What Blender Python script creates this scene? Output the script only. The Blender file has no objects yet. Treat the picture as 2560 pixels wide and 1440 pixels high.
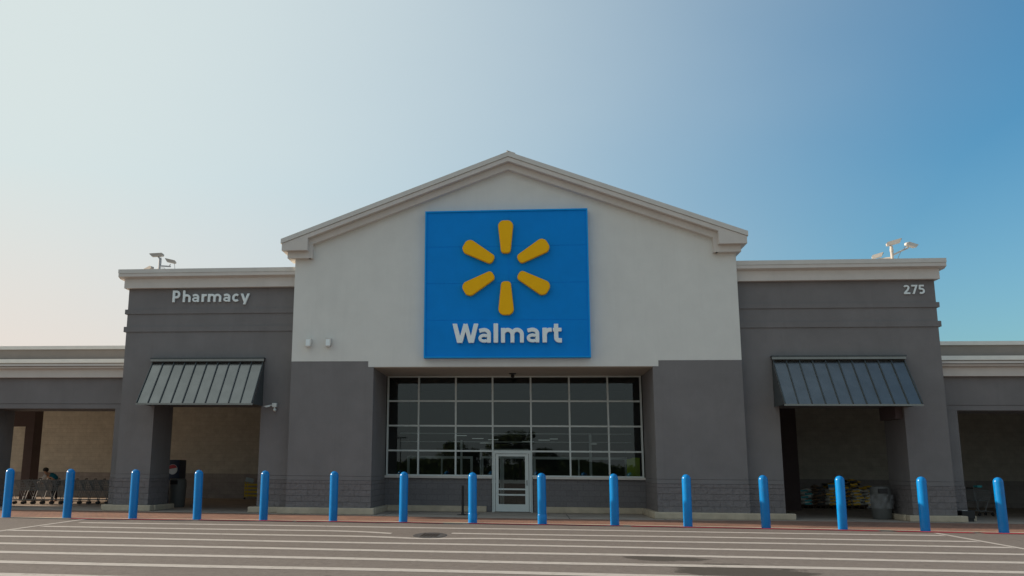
import bpy, bmesh, math, random
import numpy as np
from mathutils import Vector, Matrix, noise
R = math.radians
random.seed(7)
S = bpy.context.scene
col = S.collection

# ------------------------------------------------------------------ camera
CF = dict(f=2239.6, pitch=10.899, yaw=5.811, roll=.495, x=.563, D=30.725, h=1.56, px=-186.9, py=19.2)
cd = bpy.data.cameras.new('camera'); cam = bpy.data.objects.new('camera', cd); col.objects.link(cam)
cd.sensor_width = 36; cd.lens = 36 * CF['f'] / 2560
cd.shift_x = -CF['px'] / 2560; cd.shift_y = CF['py'] / 2560
cd.clip_end = 3000; cd.clip_start = .1
cam.matrix_world = (Matrix.Translation((CF['x'], -CF['D'], CF['h'])) @ Matrix.Rotation(R(CF['yaw']), 4, 'Z')
                    @ Matrix.Rotation(R(90 + CF['pitch']), 4, 'X') @ Matrix.Rotation(R(CF['roll']), 4, 'Z'))
S.camera = cam
# ------------------------------------------------------------------ sun + sky
ALPHA, ELEV = 8.0, 20.0
sd = Vector((-math.cos(R(ALPHA)) * math.cos(R(ELEV)), math.sin(R(ALPHA)) * math.cos(R(ELEV)), math.sin(R(ELEV))))
sl = bpy.data.lights.new('sun', 'SUN'); sl.energy = 3.9; sl.angle = R(2.0); sl.color = (1, .80, .62)
so = bpy.data.objects.new('sun', sl); col.objects.link(so)
so.rotation_euler = sd.to_track_quat('Z', 'Y').to_euler()
W = bpy.data.worlds.new('World'); S.world = W; W.use_nodes = True
nt = W.node_tree; nt.nodes.clear(); N = nt.nodes.new; LK = nt.links.new
out = N('ShaderNodeOutputWorld'); bg = N('ShaderNodeBackground'); LK(bg.outputs[0], out.inputs[0])
sky = N('ShaderNodeTexSky'); sky.sky_type = 'NISHITA'; sky.sun_disc = False
sky.sun_elevation = R(ELEV); sky.sun_rotation = math.atan2(sd.x, sd.y)
sky.air_density = 1.3; sky.dust_density = 1.5; sky.ozone_density = 2.0; sky.altitude = 100
bg.inputs[1].default_value = .10
# thin bright high haze spreading around the low sun, part of the sky itself
tc = N('ShaderNodeTexCoord'); dp = N('ShaderNodeVectorMath'); dp.operation = 'DOT_PRODUCT'
nz = N('ShaderNodeVectorMath'); nz.operation = 'NORMALIZE'
LK(tc.outputs['Generated'], nz.inputs[0]); LK(nz.outputs[0], dp.inputs[0]); dp.inputs[1].default_value = sd
ramp = N('ShaderNodeValToRGB'); ramp.color_ramp.interpolation = 'EASE'
mr = N('ShaderNodeMapRange'); mr.inputs[1].default_value = -.27; mr.inputs[2].default_value = .86
cn = N('ShaderNodeTexNoise'); cn.inputs['Scale'].default_value = 1.6; cn.inputs['Detail'].default_value = 4; cn.inputs['Roughness'].default_value = .45
cm = N('ShaderNodeMapping'); cm.inputs['Scale'].default_value = (1, 1.2, 2.6); cm.inputs['Rotation'].default_value = (.2, .5, 0); LK(nz.outputs[0], cm.inputs[0]); LK(cm.outputs[0], cn.inputs['Vector'])
ca = N('ShaderNodeMath'); ca.operation = 'MULTIPLY_ADD'; LK(cn.outputs['Fac'], ca.inputs[0]); ca.inputs[1].default_value = .16; LK(dp.outputs['Value'], ca.inputs[2])
LK(ca.outputs[0], mr.inputs[0]); LK(mr.outputs[0], ramp.inputs[0])
ramp.color_ramp.elements[0].position = 0; ramp.color_ramp.elements[0].color = (0, 0, 0, 1)
ramp.color_ramp.elements[1].position = 1; ramp.color_ramp.elements[1].color = (1, 1, 1, 1)
sep = N('ShaderNodeSeparateXYZ'); LK(nz.outputs[0], sep.inputs[0])
mz = N('ShaderNodeMapRange'); mz.inputs[1].default_value = .02; mz.inputs[2].default_value = .30
LK(sep.outputs[2], mz.inputs[0])
hz = N('ShaderNodeMix'); hz.data_type = 'RGBA'
hz.inputs[6].default_value = (6.0, 4.9, 4.25, 1); hz.inputs[7].default_value = (4.75, 5.3, 5.25, 1)
LK(mz.outputs[0], hz.inputs[0])
tint = N('ShaderNodeMix'); tint.data_type = 'RGBA'; tint.blend_type = 'MULTIPLY'; tint.inputs[0].default_value = 1
LK(sky.outputs[0], tint.inputs[6]); tint.inputs[7].default_value = (.33, .80, 1.02, 1)
mx = N('ShaderNodeMix'); mx.data_type = 'RGBA'
lo = N('ShaderNodeMapRange'); lo.interpolation_type = 'SMOOTHSTEP'; lo.inputs[1].default_value = .45; lo.inputs[2].default_value = .02; lo.inputs[4].default_value = .17; LK(sep.outputs[2], lo.inputs[0])
lm = N('ShaderNodeMath'); lm.operation = 'MAXIMUM'; LK(ramp.outputs[0], lm.inputs[0]); LK(lo.outputs[0], lm.inputs[1]); LK(lm.outputs[0], mx.inputs[0]); LK(tint.outputs[2], mx.inputs[6]); LK(hz.outputs[2], mx.inputs[7])
# paler, greyer haze added out of view to neutralise light on the building
ny = N('ShaderNodeMapRange'); ny.interpolation_type = 'SMOOTHSTEP'; ny.inputs[1].default_value = .15; ny.inputs[2].default_value = -.5; ny.inputs[4].default_value = .85
LK(sep.outputs[1], ny.inputs[0])
nd = N('ShaderNodeMapRange'); nd.interpolation_type = 'SMOOTHSTEP'; nd.inputs[1].default_value = -.42; nd.inputs[2].default_value = -.75; nd.inputs[4].default_value = .8
LK(dp.outputs['Value'], nd.inputs[0])
nm_ = N('ShaderNodeMath'); nm_.operation = 'MAXIMUM'; nzf = N('ShaderNodeMapRange'); nzf.interpolation_type = 'SMOOTHSTEP'; nzf.inputs[1].default_value = .75; nzf.inputs[2].default_value = .35
LK(sep.outputs[2], nzf.inputs[0]); nq = N('ShaderNodeMath'); nq.operation = 'MULTIPLY'; LK(ny.outputs[0], nq.inputs[0]); LK(nzf.outputs[0], nq.inputs[1])
LK(nq.outputs[0], nm_.inputs[0]); LK(nd.outputs[0], nm_.inputs[1])
m3 = N('ShaderNodeMix'); m3.data_type = 'RGBA'; LK(nm_.outputs[0], m3.inputs[0]); LK(mx.outputs[2], m3.inputs[6]); m3.inputs[7].default_value = (3.0, 3.3, 3.35, 1)
LK(m3.outputs[2], bg.inputs[0])
S.view_settings.view_transform = 'Standard'; S.view_settings.look = 'None'
S.view_settings.exposure = 0.55; S.view_settings.gamma = 1

# ------------------------------------------------------------------ materials
def newmat(name):
    m = bpy.data.materials.new(name); m.use_nodes = True
    return m, m.node_tree, m.node_tree.nodes['Principled BSDF']
def link_noise(nt, scale, detail=4, rough=.6, stretch=None):
    tc = nt.nodes.new('ShaderNodeTexCoord'); n = nt.nodes.new('ShaderNodeTexNoise')
    n.inputs['Scale'].default_value = scale; n.inputs['Detail'].default_value = detail; n.inputs['Roughness'].default_value = rough
    if stretch:
        mp = nt.nodes.new('ShaderNodeMapping'); mp.inputs['Scale'].default_value = stretch
        nt.links.new(tc.outputs['Object'], mp.inputs[0]); nt.links.new(mp.outputs[0], n.inputs['Vector'])
    else: nt.links.new(tc.outputs['Object'], n.inputs['Vector'])
    return n
def mat(name, c, rough=.8, metal=0, var=.08, vs=3.0, bump=0, bs=60, spec=.5, stretch=None, grime=0):
    m, nt, b = newmat(name); L = nt.links.new
    b.inputs['Roughness'].default_value = rough; b.inputs['Metallic'].default_value = metal
    b.inputs['Specular IOR Level'].default_value = spec
    n = link_noise(nt, vs, 5, .6, stretch)
    r = nt.nodes.new('ShaderNodeMix'); r.data_type = 'RGBA'
    mr = nt.nodes.new('ShaderNodeMapRange'); mr.inputs[1].default_value = .3; mr.inputs[2].default_value = .7
    L(n.outputs['Fac'], mr.inputs[0]); L(mr.outputs[0], r.inputs[0])
    r.inputs[6].default_value = [x * (1 - var) for x in c] + [1]; r.inputs[7].default_value = [min(1, x * (1 + var)) for x in c] + [1]
    last = r.outputs[2]
    if grime:
        g = link_noise(nt, .9, 6, .7, (1, 1, .25)); g2 = nt.nodes.new('ShaderNodeMapRange')
        g2.inputs[1].default_value = .5; g2.inputs[2].default_value = .75; g2.inputs[4].default_value = grime
        L(g.outputs['Fac'], g2.inputs[0])
        q = nt.nodes.new('ShaderNodeMix'); q.data_type = 'RGBA'; L(g2.outputs[0], q.inputs[0]); L(last, q.inputs[6])
        q.inputs[7].default_value = [x * .76 for x in c] + [1]; last = q.outputs[2]
        st_ = link_noise(nt, 1.0, 5, .7, (4.5, 4.5, .22)); sg_ = nt.nodes.new('ShaderNodeMapRange'); sg_.inputs[1].default_value = .54; sg_.inputs[2].default_value = .74; sg_.inputs[4].default_value = grime * .6
        L(st_.outputs['Fac'], sg_.inputs[0]); q2 = nt.nodes.new('ShaderNodeMix'); q2.data_type = 'RGBA'; L(sg_.outputs[0], q2.inputs[0]); L(last, q2.inputs[6]); q2.inputs[7].default_value = [x * .7 for x in c] + [1]; last = q2.outputs[2]
    L(last, b.inputs['Base Color'])
    if bump:
        n2 = link_noise(nt, bs, 3); bp = nt.nodes.new('ShaderNodeBump'); bp.inputs['Strength'].default_value = bump
        bp.inputs['Distance'].default_value = .02
        L(n2.outputs['Fac'], bp.inputs['Height']); L(bp.outputs[0], b.inputs['Normal'])
    return m
def blockmat(name, c, bw=.41, bh=.2, strength=1.0, mort=.012, mcol=.8, off=.5, rough=.9, chunk=9, varc=.1):
    """masonry laid in the X-Z plane"""
    m, nt, b = newmat(name); L = nt.links.new
    tc = nt.nodes.new('ShaderNodeTexCoord'); s = nt.nodes.new('ShaderNodeSeparateXYZ'); cb = nt.nodes.new('ShaderNodeCombineXYZ')
    ad = nt.nodes.new('ShaderNodeMath'); ad.operation = 'ADD'
    L(tc.outputs['Object'], s.inputs[0]); L(s.outputs[0], ad.inputs[0]); L(s.outputs[1], ad.inputs[1])
    L(ad.outputs[0], cb.inputs[0]); L(s.outputs[2], cb.inputs[1])
    br = nt.nodes.new('ShaderNodeTexBrick'); L(cb.outputs[0], br.inputs['Vector'])
    br.inputs['Scale'].default_value = 1; br.inputs['Brick Width'].default_value = bw; br.inputs['Row Height'].default_value = bh
    br.inputs['Mortar Size'].default_value = mort; br.inputs['Mortar Smooth'].default_value = .5; br.offset = off
    br.inputs['Color1'].default_value = [x * (1 - varc) for x in c] + [1]; br.inputs['Color2'].default_value = [x * (1 + varc) for x in c] + [1]
    br.inputs['Mortar'].default_value = [x * mcol for x in c] + [1]
    n = link_noise(nt, chunk, 5, .65)
    mm = nt.nodes.new('ShaderNodeMix'); mm.data_type = 'RGBA'; mm.blend_type = 'MULTIPLY'; mm.inputs[0].default_value = 1
    g = nt.nodes.new('ShaderNodeMapRange'); g.inputs[1].default_value = .3; g.inputs[2].default_value = .7; g.inputs[3].default_value = .86; g.inputs[4].default_value = 1.1
    L(n.outputs['Fac'], g.inputs[0]); L(br.outputs['Color'], mm.inputs[6]); L(g.outputs[0], mm.inputs[7])
    L(mm.outputs[2], b.inputs['Base Color']); b.inputs['Roughness'].default_value = rough
    sub = nt.nodes.new('ShaderNodeMath'); sub.operation = 'SUBTRACT'; L(n.outputs['Fac'], sub.inputs[0]); L(br.outputs['Fac'], sub.inputs[1])
    bp = nt.nodes.new('ShaderNodeBump'); bp.inputs['Strength'].default_value = strength; bp.inputs['Distance'].default_value = .06
    L(sub.outputs[0], bp.inputs['Height']); L(bp.outputs[0], b.inputs['Normal'])
    return m
def plain(name, c, rough=.5, metal=0, spec=.5):
    return mat(name, c, rough, metal, var=.05, vs=8, spec=spec)
def emit(name, c, s):
    m, nt, b = newmat(name); b.inputs['Emission Color'].default_value = (*c, 1); b.inputs['Emission Strength'].default_value = s
    b.inputs['Base Color'].default_value = (*c, 1); return m

M = dict(
 white=mat('white_stucco', (.75, .76, .72), .9, var=.03, vs=1.4, bump=.4, bs=55, grime=.2),
 grey=mat('grey_stucco', (.205, .198, .198), .9, var=.08, vs=1.0, bump=.45, bs=55, grime=.35),
 trim=mat('trim_stucco', (.66, .63, .585), .85, var=.04, vs=2, bump=.15, bs=60, grime=.15),
 coping=mat('metal_coping', (.66, .65, .61), .8, var=.05, vs=2),
 block=blockmat('split_face_block', (.205, .19, .19), bw=.41, bh=.2, strength=1.0, chunk=8, mcol=.96, varc=.05, mort=.006),
 smooth=blockmat('smooth_block', (.18, .172, .175), strength=.35, mcol=.8, chunk=14, varc=.05),
 beigeblk=blockmat('beige_block_wall', (.58, .56, .49), strength=.3, mcol=.9, chunk=3, varc=.04),
 greyblk=blockmat('grey_block_wall', (.36, .34, .33), strength=.4, mcol=.85, chunk=3, varc=.06),
 soffit=mat('soffit_stucco', (.42, .37, .31), .9, var=.04, bump=.2),
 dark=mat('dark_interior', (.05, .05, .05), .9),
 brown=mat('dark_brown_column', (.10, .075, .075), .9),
 alu=mat('painted_aluminium', (.64, .70, .68), .4, var=.05, spec=.5),
 awn=mat('awning_metal', (.225, .228, .22), .24, metal=.92, var=.10, vs=2),
 seam=mat('awning_seam', (.075, .09, .095), .45, metal=.3),
 blue=mat('sign_blue', (.0, .26, .78), .55, var=.04, vs=1.5, spec=.15),
 blue2=mat('sign_blue_rim', (.0, .34, .84), .5, var=.03, spec=.2),
 yellow=mat('ray_yellow', (1.0, .53, .0), .45, var=.03, spec=.2),
 letter=mat('letter_white', (.86, .95, .96), .4, var=.03),
 boll=mat('bollard_blue', (.0, .22, .60), .24, var=.08, vs=5, spec=.4, bump=.04, bs=12),
 conc=mat('concrete', (.50, .43, .32), .9, var=.15, vs=2.5, bump=.3, bs=40, grime=.35),
 walk=mat('sidewalk_concrete', (.36, .31, .26), .9, var=.18, vs=1.1, bump=.3, bs=40, grime=.3),
 black=mat('black_plastic', (.012, .012, .013), .5),
 camw=mat('camera_white', (.62, .58, .52), .4),
 camb=mat('camera_beige', (.40, .37, .33), .5),
 chrome=mat('zinc_wire', (.24, .26, .27), .5, metal=.2),
 pole=mat('pole_grey', (.35, .37, .39), .5),
 teal=mat('teal_fabric', (.0, .13, .19), .9), skin=mat('skin', (.35, .2, .13), .6), hair=mat('black_hair', (.015, .012, .01), .7),
 wfab=mat('white_fabric', (.6, .58, .55), .9), dfab=mat('dark_trousers', (.02, .022, .03), .9),
 navy=mat('vending_navy', (.012, .025, .06), .3), red=mat('red_paint_gloss', (.5, .03, .04), .4), wpaint=mat('white_gloss', (.7, .7, .7), .4),
 binm=mat('bin_grey', (.10, .105, .10), .6), ybox=mat('yellow_plastic', (.62, .48, .03), .5), paper=mat('pale_blue_paper', (.42, .55, .62), .8),
 green=mat('lime_green', (.35, .50, .02), .6), bark=mat('bark', (.09, .07, .05), .9), leaf=mat('foliage', (.045, .075, .02), .8, var=.4, vs=1),
 bagw=mat('bag_white', (.85, .85, .8), .45, var=.1), bagt=mat('bag_teal', (.05, .4, .45), .45, var=.1), bagy=mat('bag_yellow', (.9, .58, .04), .45, var=.1),
 bagb=mat('bag_brown', (.32, .22, .14), .5, var=.2), bagk=mat('bag_black', (.03, .03, .03), .5), bagblue=mat('bag_blue', (.05, .3, .55), .5),
 wood=mat('pallet_wood', (.10, .07, .045), .9, var=.3), tube=emit('fluorescent_tube', (.85, 1, .95), .12),
 iron=mat('cast_iron', (.06, .045, .035), .7, metal=.3, var=.3, vs=20, bump=.5, bs=30),
)
# bollard sleeves: each one faded a little differently, scuffed and dusty
_b = M['boll'].node_tree; pb_ = _b.nodes['Principled BSDF']; src = pb_.inputs['Base Color'].links[0].from_socket
oi = _b.nodes.new('ShaderNodeObjectInfo'); hv = _b.nodes.new('ShaderNodeHueSaturation'); mv = _b.nodes.new('ShaderNodeMapRange'); mv.inputs[3].default_value = .86; mv.inputs[4].default_value = 1.12
_b.links.new(oi.outputs['Random'], mv.inputs[0]); _b.links.new(mv.outputs[0], hv.inputs['Value']); _b.links.new(src, hv.inputs['Color'])
sc1 = link_noise(_b, 9, 6, .75, (1, 1, .35)); sr = _b.nodes.new('ShaderNodeMapRange'); sr.inputs[1].default_value = .60; sr.inputs[2].default_value = .72; sr.inputs[4].default_value = .35
_b.links.new(sc1.outputs['Fac'], sr.inputs[0]); sm_ = _b.nodes.new('ShaderNodeMix'); sm_.data_type = 'RGBA'; _b.links.new(sr.outputs[0], sm_.inputs[0]); _b.links.new(hv.outputs[0], sm_.inputs[6]); sm_.inputs[7].default_value = (.12, .22, .36, 1)
_b.links.new(sm_.outputs[2], pb_.inputs['Base Color'])
# glass: thin reflective tinted pane
gm, gnt, gb = newmat('tinted_glass'); gnt.nodes.remove(gb); L = gnt.links.new
go = gnt.nodes['Material Output']; mxs = gnt.nodes.new('ShaderNodeMixShader'); tr = gnt.nodes.new('ShaderNodeBsdfTransparent'); gl = gnt.nodes.new('ShaderNodeBsdfGlossy')
fr = gnt.nodes.new('ShaderNodeFresnel'); fr.inputs[0].default_value = 1.65
tr.inputs[0].default_value = (.70, .74, .74, 1); gl.inputs['Roughness'].default_value = .01; gl.inputs[0].default_value = (.95, 1, 1, 1)
L(fr.outputs[0], mxs.inputs[0]); L(tr.outputs[0], mxs.inputs[1]); L(gl.outputs[0], mxs.inputs[2]); L(mxs.outputs[0], go.inputs[0])
M['glass'] = gm
pm, pnt, pb = newmat('clear_plastic_bag'); pb.inputs['Base Color'].default_value = (.6, .62, .64, 1); pb.inputs['Alpha'].default_value = .14; pb.inputs['Roughness'].default_value = .2
M['film'] = pm

# asphalt with speckle, patches, damp stain and tyre wear
def asphalt():
    m, nt, b = newmat('asphalt'); L = nt.links.new
    tc = nt.nodes.new('ShaderNodeTexCoord')
    big = link_noise(nt, .18, 5, .6); med = link_noise(nt, 2.0, 6, .7); fine = link_noise(nt, 30, 4, .8)
    def mixc(f, a, b_, blend='MIX'):
        x = nt.nodes.new('ShaderNodeMix'); x.data_type = 'RGBA'; x.blend_type = blend
        for k, v in ((0, f), (6, a), (7, b_)):
            if isinstance(v, (int, float)) and k == 0: x.inputs[0].default_value = v
            elif isinstance(v, tuple): x.inputs[k].default_value = (*v, 1)
            else: L(v, x.inputs[k])
        return x.outputs[2]
    def rng(s, a, b_, c=0, d=1):
        r = nt.nodes.new('ShaderNodeMapRange'); L(s, r.inputs[0])
        for i, v in enumerate((a, b_, c, d)): r.inputs[i + 1].default_value = v
        return r.outputs[0]
    c = mixc(rng(big.outputs['Fac'], .35, .65), (.170, .147, .128), (.205, .177, .154))
    c = mixc(rng(med.outputs['Fac'], .3, .7), c, (.188, .163, .142)); 
    c = mixc(rng(fine.outputs['Fac'], .58, .72, 0, .7), c, (.36, .33, .30))
    c = mixc(rng(fine.outputs['Fac'], .42, .30, 0, .6), c, (.085, .072, .064))
    gr = link_noise(nt, 7, 6, .85)
    c = mixc(rng(gr.outputs['Fac'], .52, .64, 0, .55), c, (.26, .235, .21))
    c = mixc(rng(gr.outputs['Fac'], .47, .36, 0, .55), c, (.10, .085, .075))
    # dark patches along wheel tracks
    st = link_noise(nt, .5, 5, .6, (.18, 1.3, 1))
    c = mixc(rng(st.outputs['Fac'], .56, .72, 0, .45), c, (.13, .108, .092))
    spots = link_noise(nt, 4.5, 2, .5, (.6, 1, 1))
    c = mixc(rng(spots.outputs['Fac'], .70, .73, 0, .55), c, (.08, .07, .06))
    # damp stain
    for (cx, cy, sx, sy) in ((3.9, -15.9, 1.1, 1.4), (3.0, -13.7, .75, .45), (4.6, -17.6, .8, .9)):
        v = nt.nodes.new('ShaderNodeVectorMath'); v.operation = 'SUBTRACT'; L(tc.outputs['Object'], v.inputs[0]); v.inputs[1].default_value = (cx, cy, 0)
        d = nt.nodes.new('ShaderNodeVectorMath'); d.operation = 'DIVIDE'; L(v.outputs[0], d.inputs[0]); d.inputs[1].default_value = (sx, sy, 1)
        ln = nt.nodes.new('ShaderNodeVectorMath'); ln.operation = 'LENGTH'; L(d.outputs[0], ln.inputs[0])
        wob = link_noise(nt, 1.5, 6, .75, (.7, 1.0, 1)); ad = nt.nodes.new('ShaderNodeMath'); ad.operation = 'MULTIPLY_ADD'
        L(wob.outputs['Fac'], ad.inputs[0]); ad.inputs[1].default_value = 2.4; L(ln.outputs['Value'], ad.inputs[2])
        c = mixc(rng(ad.outputs[0], 2.08, 2.2, .8, 0), c, (.050, .042, .032))
    L(c, b.inputs['Base Color']); b.inputs['Roughness'].default_value = .85; b.inputs['Specular IOR Level'].default_value = .3
    bp = nt.nodes.new('ShaderNodeBump'); bp.inputs['Strength'].default_value = .5; bp.inputs['Distance'].default_value = .01
    L(fine.outputs['Fac'], bp.inputs['Height']); L(bp.outputs[0], b.inputs['Normal'])
    return m
M['asphalt'] = asphalt()
def paint(name, c, lo=.66, hi=.74, under=(.2, .17, .145)):
    m, nt, b = newmat(name); L = nt.links.new
    n = link_noise(nt, 4, 8, .8); r = nt.nodes.new('ShaderNodeMapRange'); r.inputs[1].default_value = lo; r.inputs[2].default_value = hi
    n3 = link_noise(nt, 60, 3, .8); a = nt.nodes.new('ShaderNodeMath'); a.operation = 'MULTIPLY_ADD'; L(n3.outputs['Fac'], a.inputs[0]); a.inputs[1].default_value = .35; L(n.outputs['Fac'], a.inputs[2])
    L(a.outputs[0], r.inputs[0]); x = nt.nodes.new('ShaderNodeMix'); x.data_type = 'RGBA'; L(r.outputs[0], x.inputs[0])
    x.inputs[6].default_value = (*c, 1); x.inputs[7].default_value = (*under, 1); L(x.outputs[2], b.inputs['Base Color']); b.inputs['Roughness'].default_value = .8
    return m
M['stripe'] = paint('worn_white_paint', (.50, .465, .42), .70, .90)
M['redp'] = paint('worn_red_paint', (.50, .04, .055), .70, .86, (.25, .17, .14))
# herringbone-ish brick band lying flat
def pavers():
    m, nt, b = newmat('brick_pavers'); L = nt.links.new
    br = nt.nodes.new('ShaderNodeTexBrick'); tc = nt.nodes.new('ShaderNodeTexCoord'); L(tc.outputs['Object'], br.inputs['Vector'])
    br.inputs['Scale'].default_value = 1; br.inputs['Brick Width'].default_value = .2; br.inputs['Row Height'].default_value = .2; br.inputs['Mortar Size'].default_value = .008
    br.inputs['Color1'].default_value = (.24, .125, .085, 1); br.inputs['Color2'].default_value = (.32, .165, .11, 1); br.inputs['Mortar'].default_value = (.14, .1, .08, 1)
    n = link_noise(nt, .7, 5, .6); x = nt.nodes.new('ShaderNodeMix'); x.data_type = 'RGBA'; x.blend_type = 'MULTIPLY'; x.inputs[0].default_value = 1
    r = nt.nodes.new('ShaderNodeMapRange'); L(n.outputs['Fac'], r.inputs[0]); r.inputs[1].default_value = .3; r.inputs[2].default_value = .7; r.inputs[3].default_value = .75; r.inputs[4].default_value = 1.15
    L(br.outputs['Color'], x.inputs[6]); L(r.outputs[0], x.inputs[7]); L(x.outputs[2], b.inputs['Base Color']); b.inputs['Roughness'].default_value = .85
    return m
M['paver'] = pavers()

# ------------------------------------------------------------------ mesh helpers
class MB:
    def __init__(s): s.bm = bmesh.new()
    def box(s, x0, x1, y0, y1, z0, z1, rot=None, at=None, bevel=0):
        g = bmesh.ops.create_cube(s.bm, size=1)['verts']
        for v in g:
            v.co = Vector((x0 + (v.co.x + .5) * (x1 - x0), y0 + (v.co.y + .5) * (y1 - y0), z0 + (v.co.z + .5) * (z1 - z0)))
        if bevel:
            es = list({e for v in g for e in v.link_edges})
            r = bmesh.ops.bevel(s.bm, geom=es, offset=bevel, segments=2, affect='EDGES', profile=.6)
            g = [v for v in r['verts'] if v.is_valid] + [v for v in g if v.is_valid]
            g = list(set(g))
        if rot is not None or at is not None:
            mt = Matrix.Translation(at or (0, 0, 0)) @ (rot.to_4x4() if rot is not None else Matrix())
            for v in g: v.co = mt @ v.co
        return s
    def prism(s, pts, y0, y1, axis='Y'):
        """polygon in X-Z extruded along Y (axis Y) / in Y-Z along X (axis X) / in X-Y along Z"""
        f = {'Y': lambda a, b, t: (a, t, b), 'X': lambda a, b, t: (t, a, b), 'Z': lambda a, b, t: (a, b, t)}[axis]
        A = [s.bm.verts.new(f(a, b, y0)) for a, b in pts]; B = [s.bm.verts.new(f(a, b, y1)) for a, b in pts]
        fa = [s.bm.faces.new(A), s.bm.faces.new(B[::-1])]
        n = len(pts)
        for i in range(n): s.bm.faces.new([A[i], B[i], B[(i + 1) % n], A[(i + 1) % n]])
        return s
    def tube(s, p, q, r, r2=None, seg=10):
        p, q = Vector(p), Vector(q); d = q - p
        g = bmesh.ops.create_cone(s.bm, cap_ends=True, segments=seg, radius1=r, radius2=r if r2 is None else r2, depth=d.length)['verts']
        mt = Matrix.Translation((p + q) / 2) @ d.to_track_quat('Z', 'Y').to_matrix().to_4x4()
        for v in g: v.co = mt @ v.co
        return s
    def lathe(s, prof, seg=28, at=(0, 0, 0)):
        rings = []
        for r, z in prof:
            rings.append([s.bm.verts.new((at[0] + r * math.cos(2 * math.pi * i / seg), at[1] + r * math.sin(2 * math.pi * i / seg), at[2] + z)) for i in range(seg)])
        for a, b in zip(rings, rings[1:]):
            for i in range(seg): s.bm.faces.new([a[i], a[(i + 1) % seg], b[(i + 1) % seg], b[i]])
        s.bm.faces.new(rings[0][::-1]); s.bm.faces.new(rings[-1]); return s
    def ball(s, c, r, sc=(1, 1, 1), sub=2):
        g = bmesh.ops.create_icosphere(s.bm, subdivisions=sub, radius=r)['verts']
        for v in g: v.co = Vector((v.co.x * sc[0] + c[0], v.co.y * sc[1] + c[1], v.co.z * sc[2] + c[2]))
        return s
    def build(s, name, m, parent=None, smooth=False, loc=None):
        bmesh.ops.recalc_face_normals(s.bm, faces=s.bm.faces[:])
        me = bpy.data.meshes.new(name); s.bm.to_mesh(me); s.bm.free()
        for k in (m if isinstance(m, list) else [m]): me.materials.append(M[k] if isinstance(k, str) else k)
        if smooth:
            for p in me.polygons: p.use_smooth = True
            me.set_sharp_from_angle(angle=R(40))
        o = bpy.data.objects.new(name, me); col.objects.link(o)
        if parent: o.parent = parent
        if loc: o.location = loc
        return o
def build_split(mb, name, m, parent=None, tol=.12):
    """one object per cluster of touching pieces"""
    bm = mb.bm; bm.verts.ensure_lookup_table(); seen = {}; isl = []
    for v in bm.verts:
        if v in seen: continue
        st = [v]; seen[v] = 1; g = []
        while st:
            a = st.pop(); g.append(a)
            for e in a.link_edges:
                w = e.other_vert(a)
                if w not in seen: seen[w] = 1; st.append(w)
        isl.append(g)
    bx = [([min(v.co[k] for v in g) for k in range(3)], [max(v.co[k] for v in g) for k in range(3)]) for g in isl]
    lab = list(range(len(isl)))
    def f(i):
        while lab[i] != i: i = lab[i]
        return i
    for i in range(len(isl)):
        for j in range(i):
            if all(bx[i][0][k] - tol < bx[j][1][k] and bx[j][0][k] - tol < bx[i][1][k] for k in range(3)): lab[f(i)] = f(j)
    outs = []
    for root in sorted({f(i) for i in range(len(isl))}):
        nb_ = MB(); mp = {}
        for i in range(len(isl)):
            if f(i) == root:
                for v in isl[i]: mp[v] = nb_.bm.verts.new(v.co)
        for fc in bm.faces:
            if fc.verts[0] in mp: nb_.bm.faces.new([mp[v] for v in fc.verts])
        outs.append(nb_.build(name, m, parent))
    bm.free(); return outs
def tag(o, label=None, cat=None, group=None, kind=None):
    for k, v in (('label', label), ('category', cat), ('group', group), ('kind', kind)):
        if v: o[k] = v
    return o
def thing(name, label, cat, loc=(0, 0, 0), rz=0, group=None):
    o = bpy.data.objects.new(name, None); col.objects.link(o); o.location = loc; o.rotation_euler.z = rz
    o.empty_display_size = .2
    return tag(o, label, cat, group)
def dup(o, parent=None):
    c = o.copy(); col.objects.link(c); c.parent = parent
    for ch in list(o.children): dup(ch, c)
    return c
def sheet(name, pts, z, m, kind='structure', parent=None):
    b = MB(); vs = [b.bm.verts.new((x, y, z)) for x, y in pts]; b.bm.faces.new(vs)
    o = b.build(name, m, parent)
    if not parent: o['kind'] = kind
    return o

# ------------------------------------------------------------------ ground
sheet('parking_lot', [(-1200, -1200), (1200, -1200), (1200, 1200), (-1200, 1200)], 0, 'asphalt')
KX = [-60, -15, -9, -4, 0, 4, 7, 13.3, 60]; KY = [-6.2, -4.85, -4.38, -4.2, -4.16, -4.25, -4.42, -5.02, -6.5]
def ky(x): return float(np.interp(x, KX, KY))
xs = list(np.linspace(-60, 60, 61))
def band(name, f0, f1, z, m, x0=-60, x1=60):
    X = np.linspace(x0, x1, 80); b = MB()
    a = [b.bm.verts.new((x, f0(x), z)) for x in X]; c = [b.bm.verts.new((x, f1(x), z)) for x in X]
    for i in range(len(X) - 1): b.bm.faces.new([a[i], a[i + 1], c[i + 1], c[i]])
    o = b.build(name, m); o['kind'] = 'structure'; return o
band('sidewalk', ky, lambda x: 14.2, .004, 'walk')
band('brick_paving', lambda x: ky(x) + .42, lambda x: float(np.interp(x, [-60, -14, -6, 0, 5, 9, 60], [.2, -.1, -.7, -1.3, -1.0, -.4, 0])), .008, 'paver')
band('kerb_strip', lambda x: ky(x) + .12, lambda x: ky(x) + .42, .010, 'conc')
b = MB()   # painted kerb edge, broken where worn
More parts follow.
